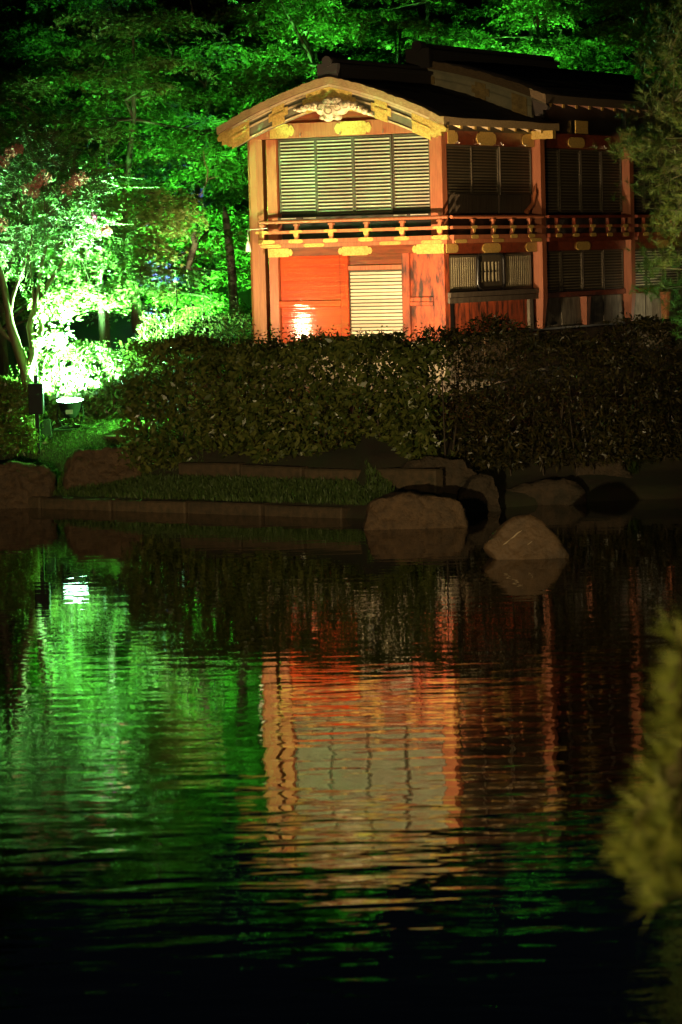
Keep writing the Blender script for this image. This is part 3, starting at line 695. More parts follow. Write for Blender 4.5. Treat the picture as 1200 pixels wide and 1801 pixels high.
# ------------------------------------------------------------------ hedges and shrubs
def voids(P, n, lo, hi, r0, r1):
    c = rng.uniform(lo, hi, (n, 3)); r = rng.uniform(r0, r1, n); keep = np.ones(len(P), bool)
    for k in range(n): keep &= ((P - c[k])**2).sum(1) > r[k]**2
    return keep
def stems(p0s, p1s, r0, parent, name='stems', mt='bark2', single=True):
    m = MB()
    for a, b in zip(p0s, p1s):
        a = np.array(a); b = np.array(b); mid = (a+b)/2 + rng.normal(0, .06, 3); m.tube([a, mid, b], [r0, r0*.75, r0*.4], 5, caps=False)
    return m.build(name, X[mt], parent)
def shoot(base, top, nl, sz, acc):
    """upright leafy shoot: leaves in opposite pairs"""
    base = np.array(base); top = np.array(top); ax = unit((top-base)[None])[0]
    for k in range(nl):
        t = (k+.5)/nl; p = base + (top-base)*t; an = k*1.57 + rng.uniform(-.3, .3)
        for sgn in (0, math.pi):
            d = np.array([math.cos(an+sgn), math.sin(an+sgn), 0])*.85 + ax*.55 + rng.normal(0, .12, 3)
            acc.append((p, d, sz*(1.1-.55*t)*rng.uniform(.8, 1.15)))
def acc_mesh(name, acc, lobes=((0, 1, .3),), droop=.18):
    P = np.array([a[0] for a in acc]); D = np.array([a[1] for a in acc]); S = np.array([a[2] for a in acc])
    N = np.tile([0, 0, 1.], (len(P), 1)) + rng.normal(0, .3, (len(P), 3)); return leaf_mesh(name, P, D, N, S, lobes, droop)
def hedge(name, label, A, B, z0f, ztop, thick, n, leaf, mt, gaps, shell=.6, cat='hedge', bulge=.12, lobes=((0, 1, .42),), vr=(.06, .16), topn=.05, sprigs=25):
    """A,B: ends (x,y) of the axis"""
    A = np.array(A, float); B = np.array(B, float); L = np.linalg.norm(B-A); d = (B-A)/L; nn = np.array([d[1], -d[0]])
    if nn[1] > 0: nn = -nn
    t = rng.uniform(0, L, n); k = rng.random(n) < shell
    o = np.where(k, thick/2*(1 - np.abs(rng.normal(0, .16, n))), rng.uniform(-thick/2, thick/2, n))
    h = rng.uniform(0, 1, n)
    tp = rng.random(n) < .16; h = np.where(tp, 1 - np.abs(rng.normal(0, .05, n)), h)
    o = np.where(tp, rng.uniform(-thick/2, thick/2, n), o)
    o = o + bulge*np.sin(t*2.3+1)*(.5+.5*np.sin(h*5)) + .06*np.sin(t*7+h*9)
    zt = ztop + topn*np.sin(t*1.9) + topn*.8*np.sin(t*5.3+2)
    x = A[0] + d[0]*t + nn[0]*o; y = A[1] + d[1]*t + nn[1]*o
    zb = ground(x, y)*0 + z0f
    z = zb + (zt - zb)*h
    P = np.column_stack([x, y, z]); lo = P.min(0); hi = P.max(0)
    P = P[voids(P, gaps, lo, hi, *vr)]; n = len(P)
    out = np.array([nn[0], nn[1], 0.])
    D = rvec(n)*.9 + out*.35 + np.array([0, 0, -.25]); N = rvec(n)*.8 + out*.6 + np.array([0, 0, .5])
    root = empty(name, ((A+B)[0]/2, (A+B)[1]/2, z0f)); off = np.array(root.location)
    me = leaf_mesh('foliage', P-off, D, N, rng.uniform(.5, 1.4, n)*leaf, lobes); link('foliage', me, X[mt], root)
    acc = []
    for q in range(sprigs):
        tt = rng.uniform(0, L); oo = rng.uniform(-.5, .5)*thick; c = A + d*tt + nn*oo; b_ = np.array([c[0], c[1], ztop-.12]) - off
        shoot(b_, b_ + np.array([rng.normal(0, .07), rng.normal(0, .07), rng.uniform(.14, .42)]), 6, leaf*.9, acc)
    tag(link('new_growth', acc_mesh('new_growth', acc, lobes), X[mt], root), kind='stuff')
    ns_ = int(L*5); p0 = []; p1 = []
    for q in range(ns_):
        tt = rng.uniform(0, L); oo = rng.uniform(-.3, .3)*thick; c = A + d*tt + nn*oo
        p0.append(np.array([c[0], c[1], G(c[0], c[1])-.05])-off); p1.append(np.array([c[0]+rng.normal(0, .12), c[1]+rng.normal(0, .12), ztop-.15])-off)
    tag(stems(p0, p1, .016, root), kind='stuff')
    tag(root, label, cat); return root
h1 = hedge('hedge', 'clipped dark hedge in front of the pavilion, warm light showing through', (-3.25, 56.1), (1.75, 53.2), .48, 2.58, 1.0, 21000, .128, 'hedge', 420, vr=(.05, .16), topn=.075, sprigs=110, bulge=.2)
h2 = hedge('shrub', 'loose dim shrub on the bank right of the hedge', (1.5, 53.7), (5.4, 55.2), .55, 2.68, 1.3, 15000, .10, 'hedge2', 260, cat='shrub', bulge=.3, lobes=((0, 1, .3),), topn=.16)
h3 = hedge('hedge', 'low leafy hedge at the left edge under the forked tree', (-7.8, 58.7), (-4.95, 57.5), .8, 2.05, .5, 13000, .085, 'hedge', 60, topn=.1)
h4 = hedge('shrub', 'round shrub just behind the round green spotlight', (-5.3, 58.8), (-2.9, 58.15), 1.1, 2.4, .9, 7500, .095, 'myrtle', 60, cat='shrub', topn=.12)
# tall shrub with upright shoots at the hedge's left end
ts = empty('shrub', at(345, 600, 57.2)); off = np.array(ts.location); ts.location = off
acc = []
spots = [(308, 450, 57.2), (330, 475, 57.3), (360, 470, 57.2), (300, 500, 57), (275, 520, 57.1), (328, 518, 56.8), (372, 505, 57.4), (395, 535, 57), (340, 545, 56.8), (290, 555, 57), (415, 520, 57.5), (385, 560, 56.8), (255, 560, 57.1), (430, 560, 57), (268, 590, 56.6), (352, 580, 56.7), (312, 580, 56.7), (408, 575, 56.9)]
p0 = []; p1 = []
for px, py, Y in spots:
    tp = at(px, py, Y)-off; bt = at(px + rng.uniform(-12, 12), py+170, Y)-off
    shoot(tp + (bt-tp)*.75, tp, 16, .13, acc); p0.append(bt); p1.append(tp)
for k in range(2600):
    px = rng.uniform(245, 445); py = rng.uniform(555, 680); p = at(px, py, rng.uniform(56.4, 57.6))-off
    acc.append((p, rvec(1)[0] + np.array([0, 0, .5]), .1*rng.uniform(.7, 1.2)))
link('foliage', acc_mesh('foliage', acc), X['shrub'], ts); stems(p0, p1, .012, ts)
tag(ts, 'tall brownish shrub with upright leafy shoots, left of the pavilion', 'shrub')
# sprigs above the hedge line
def sprig(px, py, Y, n, label, mt='hedge', h=.35):
    b = at(px, py+60, Y); r_ = empty('shoot', b); acc = []
    for k in range(n):
        e_ = np.array([rng.normal(0, .09), rng.normal(0, .09), h*rng.uniform(.75, 1.05) + .3]); shoot(e_*.35, e_, 6, .085, acc)
    link('foliage', acc_mesh('foliage', acc), X[mt], r_); stems([np.zeros(3)], [np.array([0, 0, h+.28])], .008, r_)
    tag(r_, label, 'shoot')
sprig(506, 598, 54.6, 3, 'dark leafy shoot before the left lacquer panel, lower of two', h=.2)
sprig(540, 575, 54.6, 3, 'dark leafy shoot before the lacquer panel, beside the slatted door', h=.3)
sprig(660, 598, 54.2, 4, 'dark shoot poking above the hedge before the slatted door', h=.15)
sprig(822, 590, 56.3, 5, 'bright pale-leaved shoot standing before the weathered side panel', 'myrtle', h=.28)
sprig(868, 598, 56.3, 4, 'small green shoot right of the bright pale-leaved shoot', 'myrtle', h=.2)
sprig(1000, 610, 55.2, 5, 'wispy brown shoot above the right-hand shrub', 'shrub', h=.3)
# grassy tuft low right
b = gp(1115, 835); tf = empty('grass_tuft', b); acc = []
for k in range(60):
    a = rng.uniform(0, 6.28); acc.append((rng.normal(0, .04, 3)*np.array([1, 1, 0]), np.array([math.cos(a)*.8, math.sin(a)*.8, rng.uniform(.5, 1.6)]), rng.uniform(.3, .6)))
link('blade', acc_mesh('blade', acc, ((0, 1, .05),), .5), X['grass'], tf); tag(tf, 'arching grass tuft at the dark right water edge', 'plant')
b = gp(157, 786); sd = empty('seedling', b); acc = []
for k in range(14):
    a = k*2.4; acc.append((np.array([0, 0, .04+.008*k]), np.array([math.cos(a), math.sin(a), .6]), .06))
link('leaf', acc_mesh('leaf', acc, ((0, 1, .45),)), X['hedge'], sd); stems([np.zeros(3)], [np.array([0, 0, .16])], .006, sd); tag(sd, 'tiny dark seedling on the lawn above the flat-topped rock', 'plant')

# ------------------------------------------------------------------ trees
def pads_to_leaves(pads, per, size, thick=.10, lobes=MAPLE3):
    P = []; N = []; D = []
    for (c, r_) in pads:
        n = int(per*(r_/.7)**1.7); a = rng.uniform(0, 2*math.pi, n); q = r_*np.sqrt(rng.random(n))*(1 + .25*np.sin(a*5 + c[0]*7))
        x = q*np.cos(a); y = q*np.sin(a); z = rng.normal(0, thick*.6, n) - .28*q*q/r_ + .05*np.sin(x*9)*np.cos(y*8)
        P.append(np.column_stack([x, y, z]) + np.array(c)); D.append(np.column_stack([np.cos(a), np.sin(a), -.35 + rng.normal(0, .3, n)]) + rng.normal(0, .45, (n, 3)))
        N.append(np.tile([0, 0, 1.], (n, 1)) + rng.normal(0, .34, (n, 3)))
    P = np.concatenate(P); D = np.concatenate(D); N = np.concatenate(N)
    return leaf_mesh('crown', P, D, N, rng.uniform(.7, 1.2, len(P))*size, lobes)
def limb_mesh(trunk, rad, pads, mt, name='trunk', forks=None, lim=.035):
    m = MB(); m.tube(trunk, rad, 8)
    tr = [np.array(p, float) for p in trunk]
    nodes = list(tr[1:])
    for c, r_ in sorted(pads, key=lambda q: np.linalg.norm(np.array(q[0])-tr[-1])):
        c = np.array(c, float); best = min(nodes, key=lambda q: np.linalg.norm(c-q) + 2.0*max(0, q[2]-c[2]))
        mid = best*.5 + c*.5 + np.array([rng.normal(0, .12), rng.normal(0, .12), .08 - .1*rng.random()])
        m.tube([best, mid, c + np.array([0, 0, -.05])], [lim, lim*.65, lim*.25], 5, caps=False)
        nodes.append(mid); nodes.append(c)
        for q in range(4):
            a = rng.uniform(0, 6.28); e_ = c + np.array([math.cos(a)*r_*.8, math.sin(a)*r_*.8, -.1]); m.tube([c, (c+e_)/2 + np.array([0, 0, .05]), e_], [lim*.3, lim*.2, .003], 4, caps=False)
    return m.build(name, X[mt], None)
def maple_kind(seed, H, rx, npad, per=330, size=.088):
    global rng
    rng = np.random.default_rng(seed); pads = []
    for k in range(npad):
        a = rng.uniform(0, 6.28); hz = rng.uniform(.28, 1.0); q = rx*math.sqrt(rng.random())*(1.15 - .75*max(0, hz-.45)/.55)
        pads.append(((q*math.cos(a), q*math.sin(a), H*hz), rng.uniform(.5, 1.05)))
    tk = [(0, 0, -.3), (rng.normal(0, .1), rng.normal(0, .1), H*.2), (rng.normal(0, .25), rng.normal(0, .25), H*.45), (rng.normal(0, .3), rng.normal(0, .3), H*.7), (rng.normal(0, .3), rng.normal(0, .3), H*.92)]
    root = empty('maple_tree'); t = limb_mesh(tk, [.14, .11, .08, .05, .02], pads, 'bark2'); t.parent = root
    link('crown', pads_to_leaves(pads, per, size), X['maple'], root)
    return root
kinds = [maple_kind(31, 6.2, 2.3, 27), maple_kind(32, 7.0, 2.2, 29), maple_kind(33, 5.2, 2.6, 26), maple_kind(34, 7.6, 2.4, 32)]
rng = np.random.default_rng(99)
spots = []
U_ = np.array([math.cos(R(27)), -math.sin(R(27))]); V_ = np.array([math.sin(R(27)), math.cos(R(27))])
def inpav(x, y, mg=1.6):
    d = np.array([x-CX, y-CY]); u, v = d @ U_, d @ V_; return -PW-mg < u < 1.0 and -4.5 < v < 13.4+mg
for row, (y, sp, x0, x1) in enumerate(((61.5, 2.6, -9, -5.2), (65.2, 2.4, -9, -1.0), (68, 2.2, -9.5, 1.6), (72, 2.3, -10, 4.6), (76.5, 2.4, -10, 11), (81.5, 2.6, -11, 12), (87.5, 2.9, -12, 13))):
    for x in np.arange(x0, x1, sp):
        xx = x + rng.uniform(-.6, .6) + .5*(row % 2); yy = y + rng.uniform(-1.1, 1.1)
        if not inpav(xx, yy): spots.append((xx, yy))
first = [True]*4
for i, (x, y) in enumerate(spots):
    k = int(rng.integers(0, 4))
    o = kinds[k] if first[k] else copy_tree(kinds[k]); first[k] = False
    o.location = (x, y, G(x, y)-.1); o.rotation_euler = (0, 0, rng.uniform(0, 6.28)); s = rng.uniform(.85, 1.15)*((.78 if x > -1 else .92 if x > -5 else 1.05) if y > 74 else .9); o.scale = (s, s, s*rng.uniform(.92, 1.1))
    px_ = 600 + 6000*x/y
    zone = ('in the upper left corner' if px_ < 130 else 'above the flowering tree' if px_ < 260 else 'left of the gable' if px_ < 470 else 'above the gable peak' if px_ < 690 else 'above the rear ridge' if px_ < 960 else 'behind the overhanging pine')
    rw = 'nearest' if y < 67 else 'middle-row' if y < 74.3 else 'farthest'
    tag(o, f'{rw} green-lit maple of the wood {zone}', 'tree', 'maples in the wood ' + zone)
# bright maple over the spotlight
def px_tree(name, padspec, trunkspec, rad, leafsize, per, mt, label, barkm, lim=.03, lobes=MAPLE5, jitter=.25):
    b = trunkspec[0]; base = at(*b); base[2] = G(base[0], base[1])-.05
    root = empty(name, base); off = base
    pads = [(tuple(at(px, py, Y) - off + np.array([0, rng.normal(0, jitter), 0])), r_) for px, py, Y, r_ in padspec]
    tk = [at(*q) - off for q in trunkspec]; tk[0] = np.zeros(3)
    t = limb_mesh(tk, rad, pads, barkm, lim=lim); t.parent = root
    link('crown', pads_to_leaves(pads, per, leafsize, .13, lobes), X[mt], root)
    return tag(root, label, 'tree')
px_tree('maple_tree', [(150, 520, 58.1, .45), (195, 520, 58.3, .5), (120, 505, 57.9, .4), (100, 545, 57.7, .35), (95, 590, 57.7, .3), (225, 495, 58.5, .5), (250, 470, 58.7, .5), (215, 450, 58.5, .5), (180, 440, 58.5, .45), (270, 440, 59.1, .45), (240, 415, 59.3, .5), (200, 395, 59.1, .5), (160, 400, 58.7, .5), (250, 380, 59.5, .5), (290, 365, 59.7, .5), (215, 355, 59.3, .5), (175, 355, 58.9, .5), (310, 350, 59.9, .4), (140, 440, 58.1, .45), (120, 470, 57.9, .45), (270, 500, 58.9, .4), (300, 400, 59.9, .4), (330, 380, 60.3, .35), (260, 340, 59.7, .4), (85, 520, 57.8, .35)],
        [(185, 640, 60), (180, 560, 60), (172, 500, 59.7), (190, 450, 59.6), (220, 410, 59.6)], [.08, .07, .06, .04, .02], .07, 700, 'maple2', 'brightest maple, its leaves bleached white above the round spotlight', 'bark2')
# forked tree at the left with flowers (crape myrtle)
cm = at(50, 668, 57.7); cm[2] = G(cm[0], cm[1]); ct = empty('flowering_tree', cm); off = cm
Yt = 57.7
def L_(*pts): return [at(px, py, Yt + (q[0] if q else 0)) - off for px, py, *q in pts]
m = MB()
b0 = np.zeros(3)
m.tube([b0 + np.array([0, 0, -.1])] + L_((52, 690), (45, 650), (30, 610), (18, 570), (12, 530), (4, 490), (-10, 440), (-25, 380)), [.12, .11, .10, .085, .075, .065, .055, .045, .02], 9)
m.tube(L_((48, 655), (58, 625), (58, 605), (52, 575), (60, 545), (75, 515), (92, 490), (115, 455), (140, 410)), [.08, .075, .065, .06, .05, .045, .04, .03, .015], 8)
m.tube(L_((60, 620), (66, 600), (74, 580), (70, 560), (64, 545)), [.05, .05, .045, .035, .03], 7)
m.tube(L_((55, 570), (62, 535), (70, 500), (72, 470), (85, 420), (90, 370)), [.05, .045, .04, .035, .025, .012], 7)
m.tube(L_((18, 550), (22, 525), (30, 500), (38, 480), (55, 430), (60, 350)), [.035, .035, .03, .028, .02, .01], 7)
m.tube(L_((28, 602), (10, 590), (2, 580), (-5, 560), (-10, 540)), [.05, .045, .04, .03, .02], 7)
m.tube(L_((62, 545), (58, 515), (56, 490), (50, 440)), [.03, .028, .025, .015], 6)
ends = [(-30, 330), (20, 300), (60, 280), (100, 290), (130, 320), (150, 360), (110, 350), (60, 350), (10, 360), (160, 400), (130, 420), (80, 400), (30, 400), (-10, 420), (100, 440), (60, 440), (20, 450), (140, 445), (180, 415), (90, 250), (40, 260), (170, 300), (-20, 280), (120, 390), (75, 320), (160, 340), (40, 330), (0, 320), (115, 460), (30, 430)]
acc = []; inner = [(60, 430), (100, 430), (20, 440), (80, 380), (40, 370)]
for px, py in ends:
    e_ = at(px, py, Yt + rng.uniform(-.8, .8)) - off; i_ = min(inner, key=lambda q: (q[0]-px)**2 + (q[1]-py)**2); s_ = at(i_[0], i_[1], Yt) - off
    m.tube([s_, (s_+e_)/2 + np.array([0, 0, .08]), e_], [.016, .011, .005], 5, caps=False)
    for k in range(22):
        o_ = e_ + rng.normal(0, .24, 3); d_ = unit((unit((o_ - s_)[None])[0]*.6 + np.array([0, 0, -.15]) + rng.normal(0, .6, 3))[None])[0]; ln = rng.uniform(.18, .36)
        shoot(o_, o_ + d_*ln, 8, .07, acc); m.tube([e_, o_, o_ + d_*ln], [.005, .004, .002], 4, caps=False)
for px, py, qx, qy in ((90, 285, 170, 235), (60, 290, 118, 225), (150, 325, 255, 315), (130, 310, 205, 320), (150, 350, 280, 330)):    # long arching shoots
    a_, b_ = at(px, py, Yt) - off, at(qx, qy, Yt-.2) - off; mid = (a_+b_)/2 + np.array([0, 0, .1]); m.tube([a_, mid, b_], [.008, .006, .003], 4)
    shoot(a_, mid, 9, .075, acc); shoot(mid, b_, 11, .07, acc)
m.build('trunk', X['bark1'], ct)
link('crown', acc_mesh('crown', acc, ((0, 1, .5),)), X['myrtle'], ct)
for px, py, r_, mt in ((48, 332, .085, 'flower'), (65, 322, .08, 'flower'), (78, 312, .11, 'flower'), (62, 338, .07, 'flower'), (143, 315, .12, 'flower'), (132, 318, .08, 'flower'), (119, 331, .1, 'flower'), (3, 395, .1, 'flower'), (20, 268, .09, 'flower'), (33, 262, .07, 'flower'), (160, 384, .085, 'flower2'), (187, 406, .075, 'flower'), (5, 285, .1, 'flower')):
    c = at(px, py, Yt-.75) - off; n = 130; q = rvec(n)*(r_*rng.random(n)**.4)[:, None]
    link('flower_cluster', leaf_mesh('flower_cluster', c + q, q + rvec(n)*.03, rvec(n), rng.uniform(.03, .05, n), ((0, 1, .8),)), X[mt], ct)
tag(ct, 'forked smooth-barked tree with pink flower clusters at the left edge', 'tree')
# pale mottled trunk and pale broken branch beyond the lawn
def bare(name, label, pts, rad, mt, cat, twigs=()):
    b = at(*pts[0]); r_ = empty(name, b); m = MB(); m.tube([at(*q)-b for q in pts], rad, 8); m.build('trunk', X[mt], r_)
    for tw, tr in twigs:
        m = MB(); m.tube([at(*q)-b for q in tw], tr, 5); m.build('branch', X[mt], r_)
    return tag(r_, label, cat)
p = at(408, 520, 63.0)
bare('tree_trunk', 'pale mottled tree trunk left of the corner timber', [(412, 560, 64), (408, 480, 64), (403, 430, 64), (398, 390, 64), (395, 365, 64.2)], [.09, .085, .08, .07, .04], 'bark3', 'tree', [])
bare('tree_trunk', 'short white-lit leaning stub beside the mottled trunk', [(330, 475, 62.5), (336, 450, 62.5), (343, 430, 62.5), (340, 415, 62.5), (350, 395, 62.5)], [.05, .06, .06, .05, .02], 'bark3', 'tree', [([(343, 430, 62.5), (352, 410, 62.5)], [.03, .012])])
bare('bare_branches', 'pale bare forked twigs high above the roof', [(700, 110, 73.5), (696, 75, 73.5), (690, 55, 73.5)], [.03, .022, .016], 'bark3', 'branch', [([(690, 55, 73.5), (675, 48, 73.4), (668, 30, 73.4), (660, 18, 73.4)], [.018, .015, .012, .008]), ([(690, 55, 73.5), (700, 45, 73.5), (708, 38, 73.5), (712, 30, 73.5)], [.016, .014, .01, .006]), ([(668, 30, 73.4), (676, 18, 73.4)], [.01, .006]), ([(675, 48, 73.4), (655, 40, 73.4), (648, 28, 73.4)], [.012, .01, .006]), ([(696, 75, 73.5), (682, 66, 73.5), (672, 62, 73.5)], [.014, .01, .006])])
bare('bare_branches', 'thin brown bare branch against the dark left of the gable', [(352, 345, 61.5), (364, 320, 61.5), (366, 300, 61.5), (360, 285, 61.5), (358, 265, 61.5)], [.02, .018, .014, .01, .006], 'bark1', 'branch', [([(366, 315, 61.5), (385, 310, 61.5)], [.01, .005])])
bare('bare_branches', 'thin pale bent branch in the canopy at upper left', [(303, 120, 66), (303, 95, 66), (292, 70, 66), (296, 48, 66), (305, 25, 66)], [.025, .022, .018, .014, .008], 'bark3', 'branch', [([(292, 70, 66), (286, 50, 66)], [.012, .006]), ([(296, 48, 66), (282, 30, 66), (268, 26, 66)], [.012, .009, .005])])

# pine overhanging at the right, on the near right bank
def pine(name, label, base, trunk, rad, tufts, size, per, wid):
    r_ = empty(name, base); off = np.array(base); m = MB(); tk = [np.array(q) - off for q in trunk]; m.tube(tk, rad, 8)
    P = []; D = []
    for c, dr, n, spread in tufts:
        c = np.array(c)-off; best = min(tk[1:], key=lambda q: np.linalg.norm(q-c)); m.tube([best, (best+c)/2 + np.array([0, 0, .1]), c], [rad[-1]*.8, rad[-1]*.5, .006], 5, caps=False)
        q = c + rng.normal(0, 1, (n, 3))*np.array(spread); P.append(q); D.append(np.tile(np.array(dr), (n, 1)) + rng.normal(0, .5, (n, 3)))
        for k in q[::4]: m.tube([c, k], [.006, .003], 3, caps=False)
    P = np.concatenate(P); D = np.concatenate(D)
    m.build('trunk', X['bark2'], r_)
    link('crown', needle_mesh('crown', P, D, rng.uniform(.75, 1.2, len(P))*size, per, .45 if size < .1 else .7, wid), X['needle'], r_)
    return tag(r_, label, 'tree')
tfs = []
for px, py, n, sx, sz in ((1175, 60, 60, .16, .22), (1165, 120, 60, .16, .22), (1185, 180, 60, .18, .2), (1150, 200, 40, .18, .12), (1160, 260, 60, .2, .12), (1125, 245, 46, .16, .08), (1105, 262, 30, .12, .05), (1180, 300, 60, .2, .14), (1150, 330, 40, .16, .1), (1190, 370, 50, .16, .14), (1165, 400, 30, .14, .1), (1175, 450, 40, .15, .1), (1150, 470, 26, .1, .07), (1185, 510, 40, .12, .12), (1140, 510, 14, .08, .05), (1210, 100, 60, .2, .3), (1215, 250, 60, .2, .3), (1215, 400, 50, .2, .25), (1200, 560, 30, .1, .1), (1210, 20, 40, .2, .2)):
    tfs.append((at(px, py, 39 + rng.normal(0, .3)), (-.45, -.1, .7), int(n*1.15), (sx, .25, sz)))
bx_ = 5.6; pine('pine_tree', 'dark pine reaching in from the right edge over the pavilion', (bx_, 39.2, G(bx_, 39.2)-.1), [(bx_, 39.2, G(bx_, 39.2)-.1), (5.4, 39.1, 1.8), (5.1, 39.0, 3.4), (4.9, 39.0, 5.0), (4.7, 39, 6.4), (4.6, 39, 7.4)], [.2, .17, .14, .11, .07, .03], tfs, .12, 26, .0022)
tfs = []
for px, py, n in ((1192, 1120, 5), (1196, 1180, 5), (1180, 1215, 4), (1190, 1260, 5), (1198, 1300, 5), (1172, 1320, 5), (1188, 1350, 5), (1150, 1370, 4), (1170, 1400, 5), (1132, 1410, 4), (1195, 1400, 6), (1115, 1450, 4), (1150, 1450, 6), (1180, 1450, 6), (1100, 1495, 4), (1130, 1490, 5), (1165, 1500, 6), (1198, 1490, 6), (1108, 1540, 4), (1140, 1540, 5), (1175, 1550, 6), (1200, 1550, 6), (1160, 1590, 4), (1230, 1200, 8), (1240, 1300, 8), (1240, 1400, 9), (1240, 1500, 9), (1250, 1580, 8)):
    tfs.append((at(px, py, 10 + rng.normal(0, .1)), (-.8, -.1, .6), n, (.014, .05, .014)))
bx_, by_ = 1.25, 10.2; pine('young_pine', 'blurred yellowish young pine in the near foreground at lower right', (bx_, by_, G(bx_, by_)-.05), [(bx_, by_, G(bx_, by_)-.05), (1.22, 10.15, 1.4), (1.16, 10.1, 1.9), (1.12, 10.05, 2.4), (1.08, 10, 2.75)], [.05, .045, .035, .025, .01], tfs, .098, 30, .0012)

# ------------------------------------------------------------------ lamps
def fixture(loc, aim, colr, power, label, cone=110, blend=.6, size=.10, vis=False, lens='lens', scale=1.0, group=None, name='spotlight', pole=0):
    r_ = empty(name, loc); r_.scale = (scale,)*3
    d = (Vector(aim) - Vector((loc[0], loc[1], loc[2]+.35*scale))).normalized(); q = d.to_track_quat('Z', 'Y').to_matrix()
    m = MB(); m.lathe([(0, -.17), (.07, -.165), (.11, -.13), (.14, -.06), (.165, .04), (.205, .07), (.205, .085), (.19, .085), (.16, .05), (0, .045)], 24, (0, 0, .35), M=q); m.build('housing', X['hardware'], r_)
    m = MB(); m.lathe([(0, .082), (.188, .080)], 24, (0, 0, .35), M=q); m.build('lens', X[lens], r_)
    m = MB(); m.tube([(-.17, 0, .36), (-.19, 0, .2), (-.11, .02, .04), (.11, .02, .04), (.19, 0, .2), (.17, 0, .36)], .013, 6)
    m.tube([(-.24, -.1, .02), (-.1, .06, .06), (.1, .06, .06), (.24, -.1, .02)], .013, 6); m.tube([(-.26, -.1, .015), (.26, -.1, .015)], .013, 6); m.build('stand', X['hardware'], r_)
    m = MB(); m.box(-.05, .05, -.2, -.155, .24, .30); m.build('junction_box', X['greymetal'], r_)
    if pole: m = MB(); m.tube([(0, .02, -pole-.1), (0, .02, .04)], .03, 8); m.build('pole', X['hardware'], r_)
    l = bpy.data.lights.new('lamp_light', 'SPOT'); l.energy = power; l.color = colr; l.spot_size = R(cone); l.spot_blend = blend; l.shadow_soft_size = size
    lo = bpy.data.objects.new('lamp_light', l); col.objects.link(lo); lo.parent = r_
    lo.location = Vector((0, 0, .35)) + d*.10; lo.rotation_euler = d.to_track_quat('-Z', 'Y').to_euler()
    tag(r_, label, 'spotlight', group); return r_
GREEN = (.16, 1.0, .13); WARM = (1.0, .71, .37)
p = gp(125, 757); gl = p
fixture(p, (p[0]-.02, p[1]-.42, p[2]+3.0), (.27, 1, .32), 62000, 'round spotlight glowing green-white on the lawn at left', cone=148, blend=.35, size=.12, scale=1.2)
m = MB(); m.tube([(p[0]+.15, p[1]-.12, p[2]+.02), (p[0]+.5, p[1]-.25, G(p[0]+.5, p[1]-.25)+.02), (p[0]+.9, p[1]+.2, G(p[0]+.9, p[1]+.2)+.02)], .01, 5); tag(m.build('cable', X['hardware']), 'black cable on the lawn beside the round spotlight', 'cable')
gi = 0
x, y = -3.9, 59.7; fixture((x, y, G(x, y)), (-4.7, 59.0, 5), (.27, 1, .30), 5500, 'added unseen green spotlight behind the round shrub, under the brightest maple', cone=58, lens='lensg')  # extra hidden lamp, added to brighten the left side
x, y = -2.65, 57.35; fixture((x, y, G(x, y)), (-4.9, 57.0, .9), (.2, 1, .12), 2000, 'added small green spotlight hidden behind the left end of the hedge', cone=85, scale=.7, lens='lensg')  # hidden lamp, added to light up the lawn grass
for (x, y, tx, ty, tz, pw, cn) in ((-2.9, 63.6, -2.6, 67.5, 6.6, 15000, 75), (-5.6, 65.0, -5.0, 68, 5.8, 4500, 70), (-7.9, 65.0, -7.7, 67, 5.0, 1800, 75), (-.9, 69.6, -.8, 72.5, 8.2, 36000, 72), (3.2, 74.6, 2.8, 78, 8.8, 30000, 66), (7.0, 76.0, 7.2, 80, 8.6, 12000, 66), (-4.0, 72.0, -3.6, 75, 9, 18000, 66)):
    fixture((x, y, G(x, y)), (tx, ty, tz), GREEN, pw, 'green spotlight hidden among the maples behind the pavilion', cone=cn, lens='lensg', group='green spotlights in the wood')
fixture((-3.5, 68.2, G(-3.5, 68.2)), (-3.7, 71, 6.0), (.06, .05, 1.0), 30000, 'small blue spotlight deep in the wood at left', cone=40)
def uv(u, v): q = np.array([CX, CY]) + U_*u + V_*v; return float(q[0]), float(q[1])
for (u, v, au, av, az, pw, lb, cn) in ((-4.5, -3.0, -1.9, 0, 5.9, 740, 'warm floodlight behind the hedge at the left corner of the pavilion', 110), (1.25, -3.9, -.7, 0, 5.7, 2600, 'warm floodlight behind the hedge at the right corner of the pavilion', 120)):
    x, y = uv(u, v); ax, ay = uv(au, av); fixture((x, y, G(x, y) + (.75 if u < -2 else 0)), (ax, ay, az), WARM, pw, lb, cone=cn, lens='lensw', size=.08, pole=.75 if u < -2 else 0)
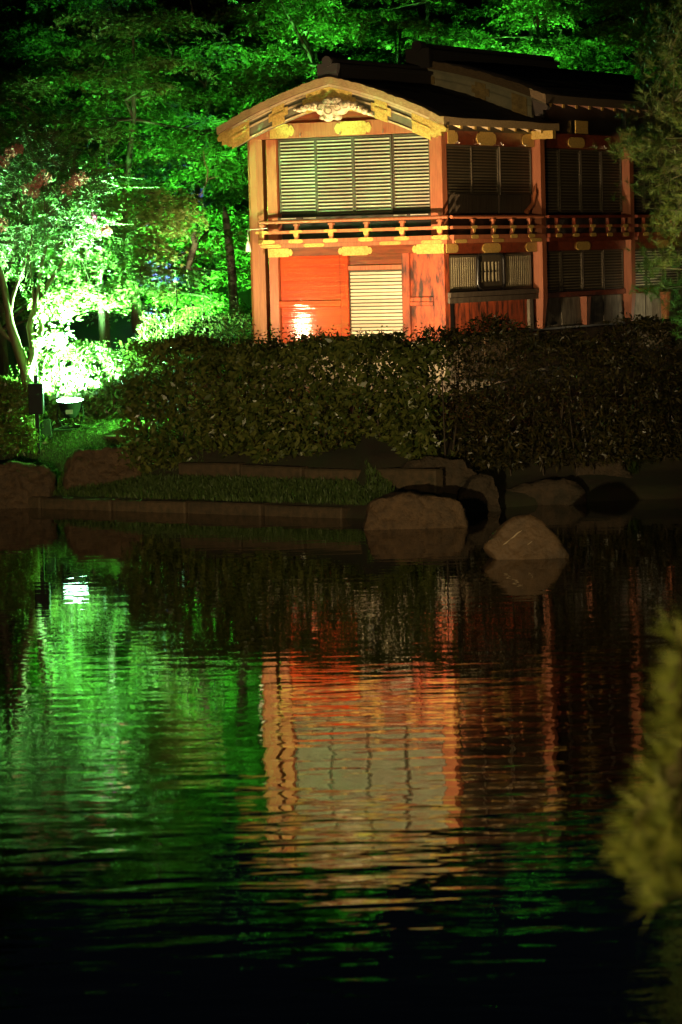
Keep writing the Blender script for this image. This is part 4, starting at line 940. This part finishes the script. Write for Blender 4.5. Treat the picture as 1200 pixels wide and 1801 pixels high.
x, y = uv(1.6, 9.6); ax, ay = uv(0, 9.4); fixture((x, y, G(x, y)+.3), (ax, ay, 3.0), (1, .85, .5), 45, 'small floodlight by the far right bay of the pavilion', cone=100, lens='lensw', scale=.7)
x, y = 5.3, 36.5; fixture((x, y, G(x, y)), (4.5, 39, 6.9), (1, .72, .28), 1900, 'floodlight under the pine on the right bank', cone=50, lens='lensw')
x, y = 5.0, 36.2; fixture((x, y, G(x, y)), (4.5, 39.2, 4.4), (.3, 1, .22), 480, 'green spotlight under the pine on the right bank', cone=85)
x, y = -4.5, 9.0; fixture((x, y, G(x, y)), (-.9, 52.5, 1.4), (1, .74, .36), 21000, 'floodlight on the near bank aimed across the pond', cone=19, lens='lensw')
x, y = 4.2, 7.0; fixture((x, y, G(x, y)), (1.6, 51.5, .6), (1, .66, .32), 4500, 'added fill floodlight on the near bank, right of the young pine', cone=14, lens='lensw')  # unseen fill lamp, added to lift the black shadows between the rocks
x, y = -1.8, 6.2; fixture((x, y, G(x, y)), (1.2, 10, 2.4), (1, .74, .2), 1700, 'floodlight on the near bank beside the young pine', cone=60, lens='lensw')

# control box on a stake and the smaller box behind it
b = gp(68, 800); st = empty('control_box', b)
def dz(py): return at(68, py, b[1])[2]-b[2]
m = MB(); m.box(-.035, .035, -.02, .02, -.1, dz(660)); m.build('stake', X['hardware'], st, bevel=.004)
m = MB(); m.box(-.125, .125, -.18, -.022, dz(728), dz(674)); m.build('case', X['hardware'], st, bevel=.012)
m = MB(); m.box(.101, .11, -.12, -.06, dz(715), dz(690)); m.build('latch', X['greymetal'], st)
m = MB(); m.box(.012, .03, -.018, .018, dz(660), dz(636)); m.tube([(-.09, -.03, dz(655)), (-.06, -.03, dz(640)), (.03, -.03, dz(637))], .008, 5); m.build('bracket', X['greymetal'], st)
tag(st, 'black control box on a stake left of the round spotlight', 'control box')
b2 = gp(82, 772); m = MB(); m.hexa([(-.11, -.09, 0), (.11, -.09, 0), (.11, .09, 0), (-.11, .09, 0), (-.08, -.07, .34), (.08, -.07, .34), (.08, .07, .34), (-.08, .07, .34)])
o = m.build('utility_box', X['hardware'], bevel=.01); o.location = b2; tag(o, 'low dark box on the grass behind the stake', 'box')
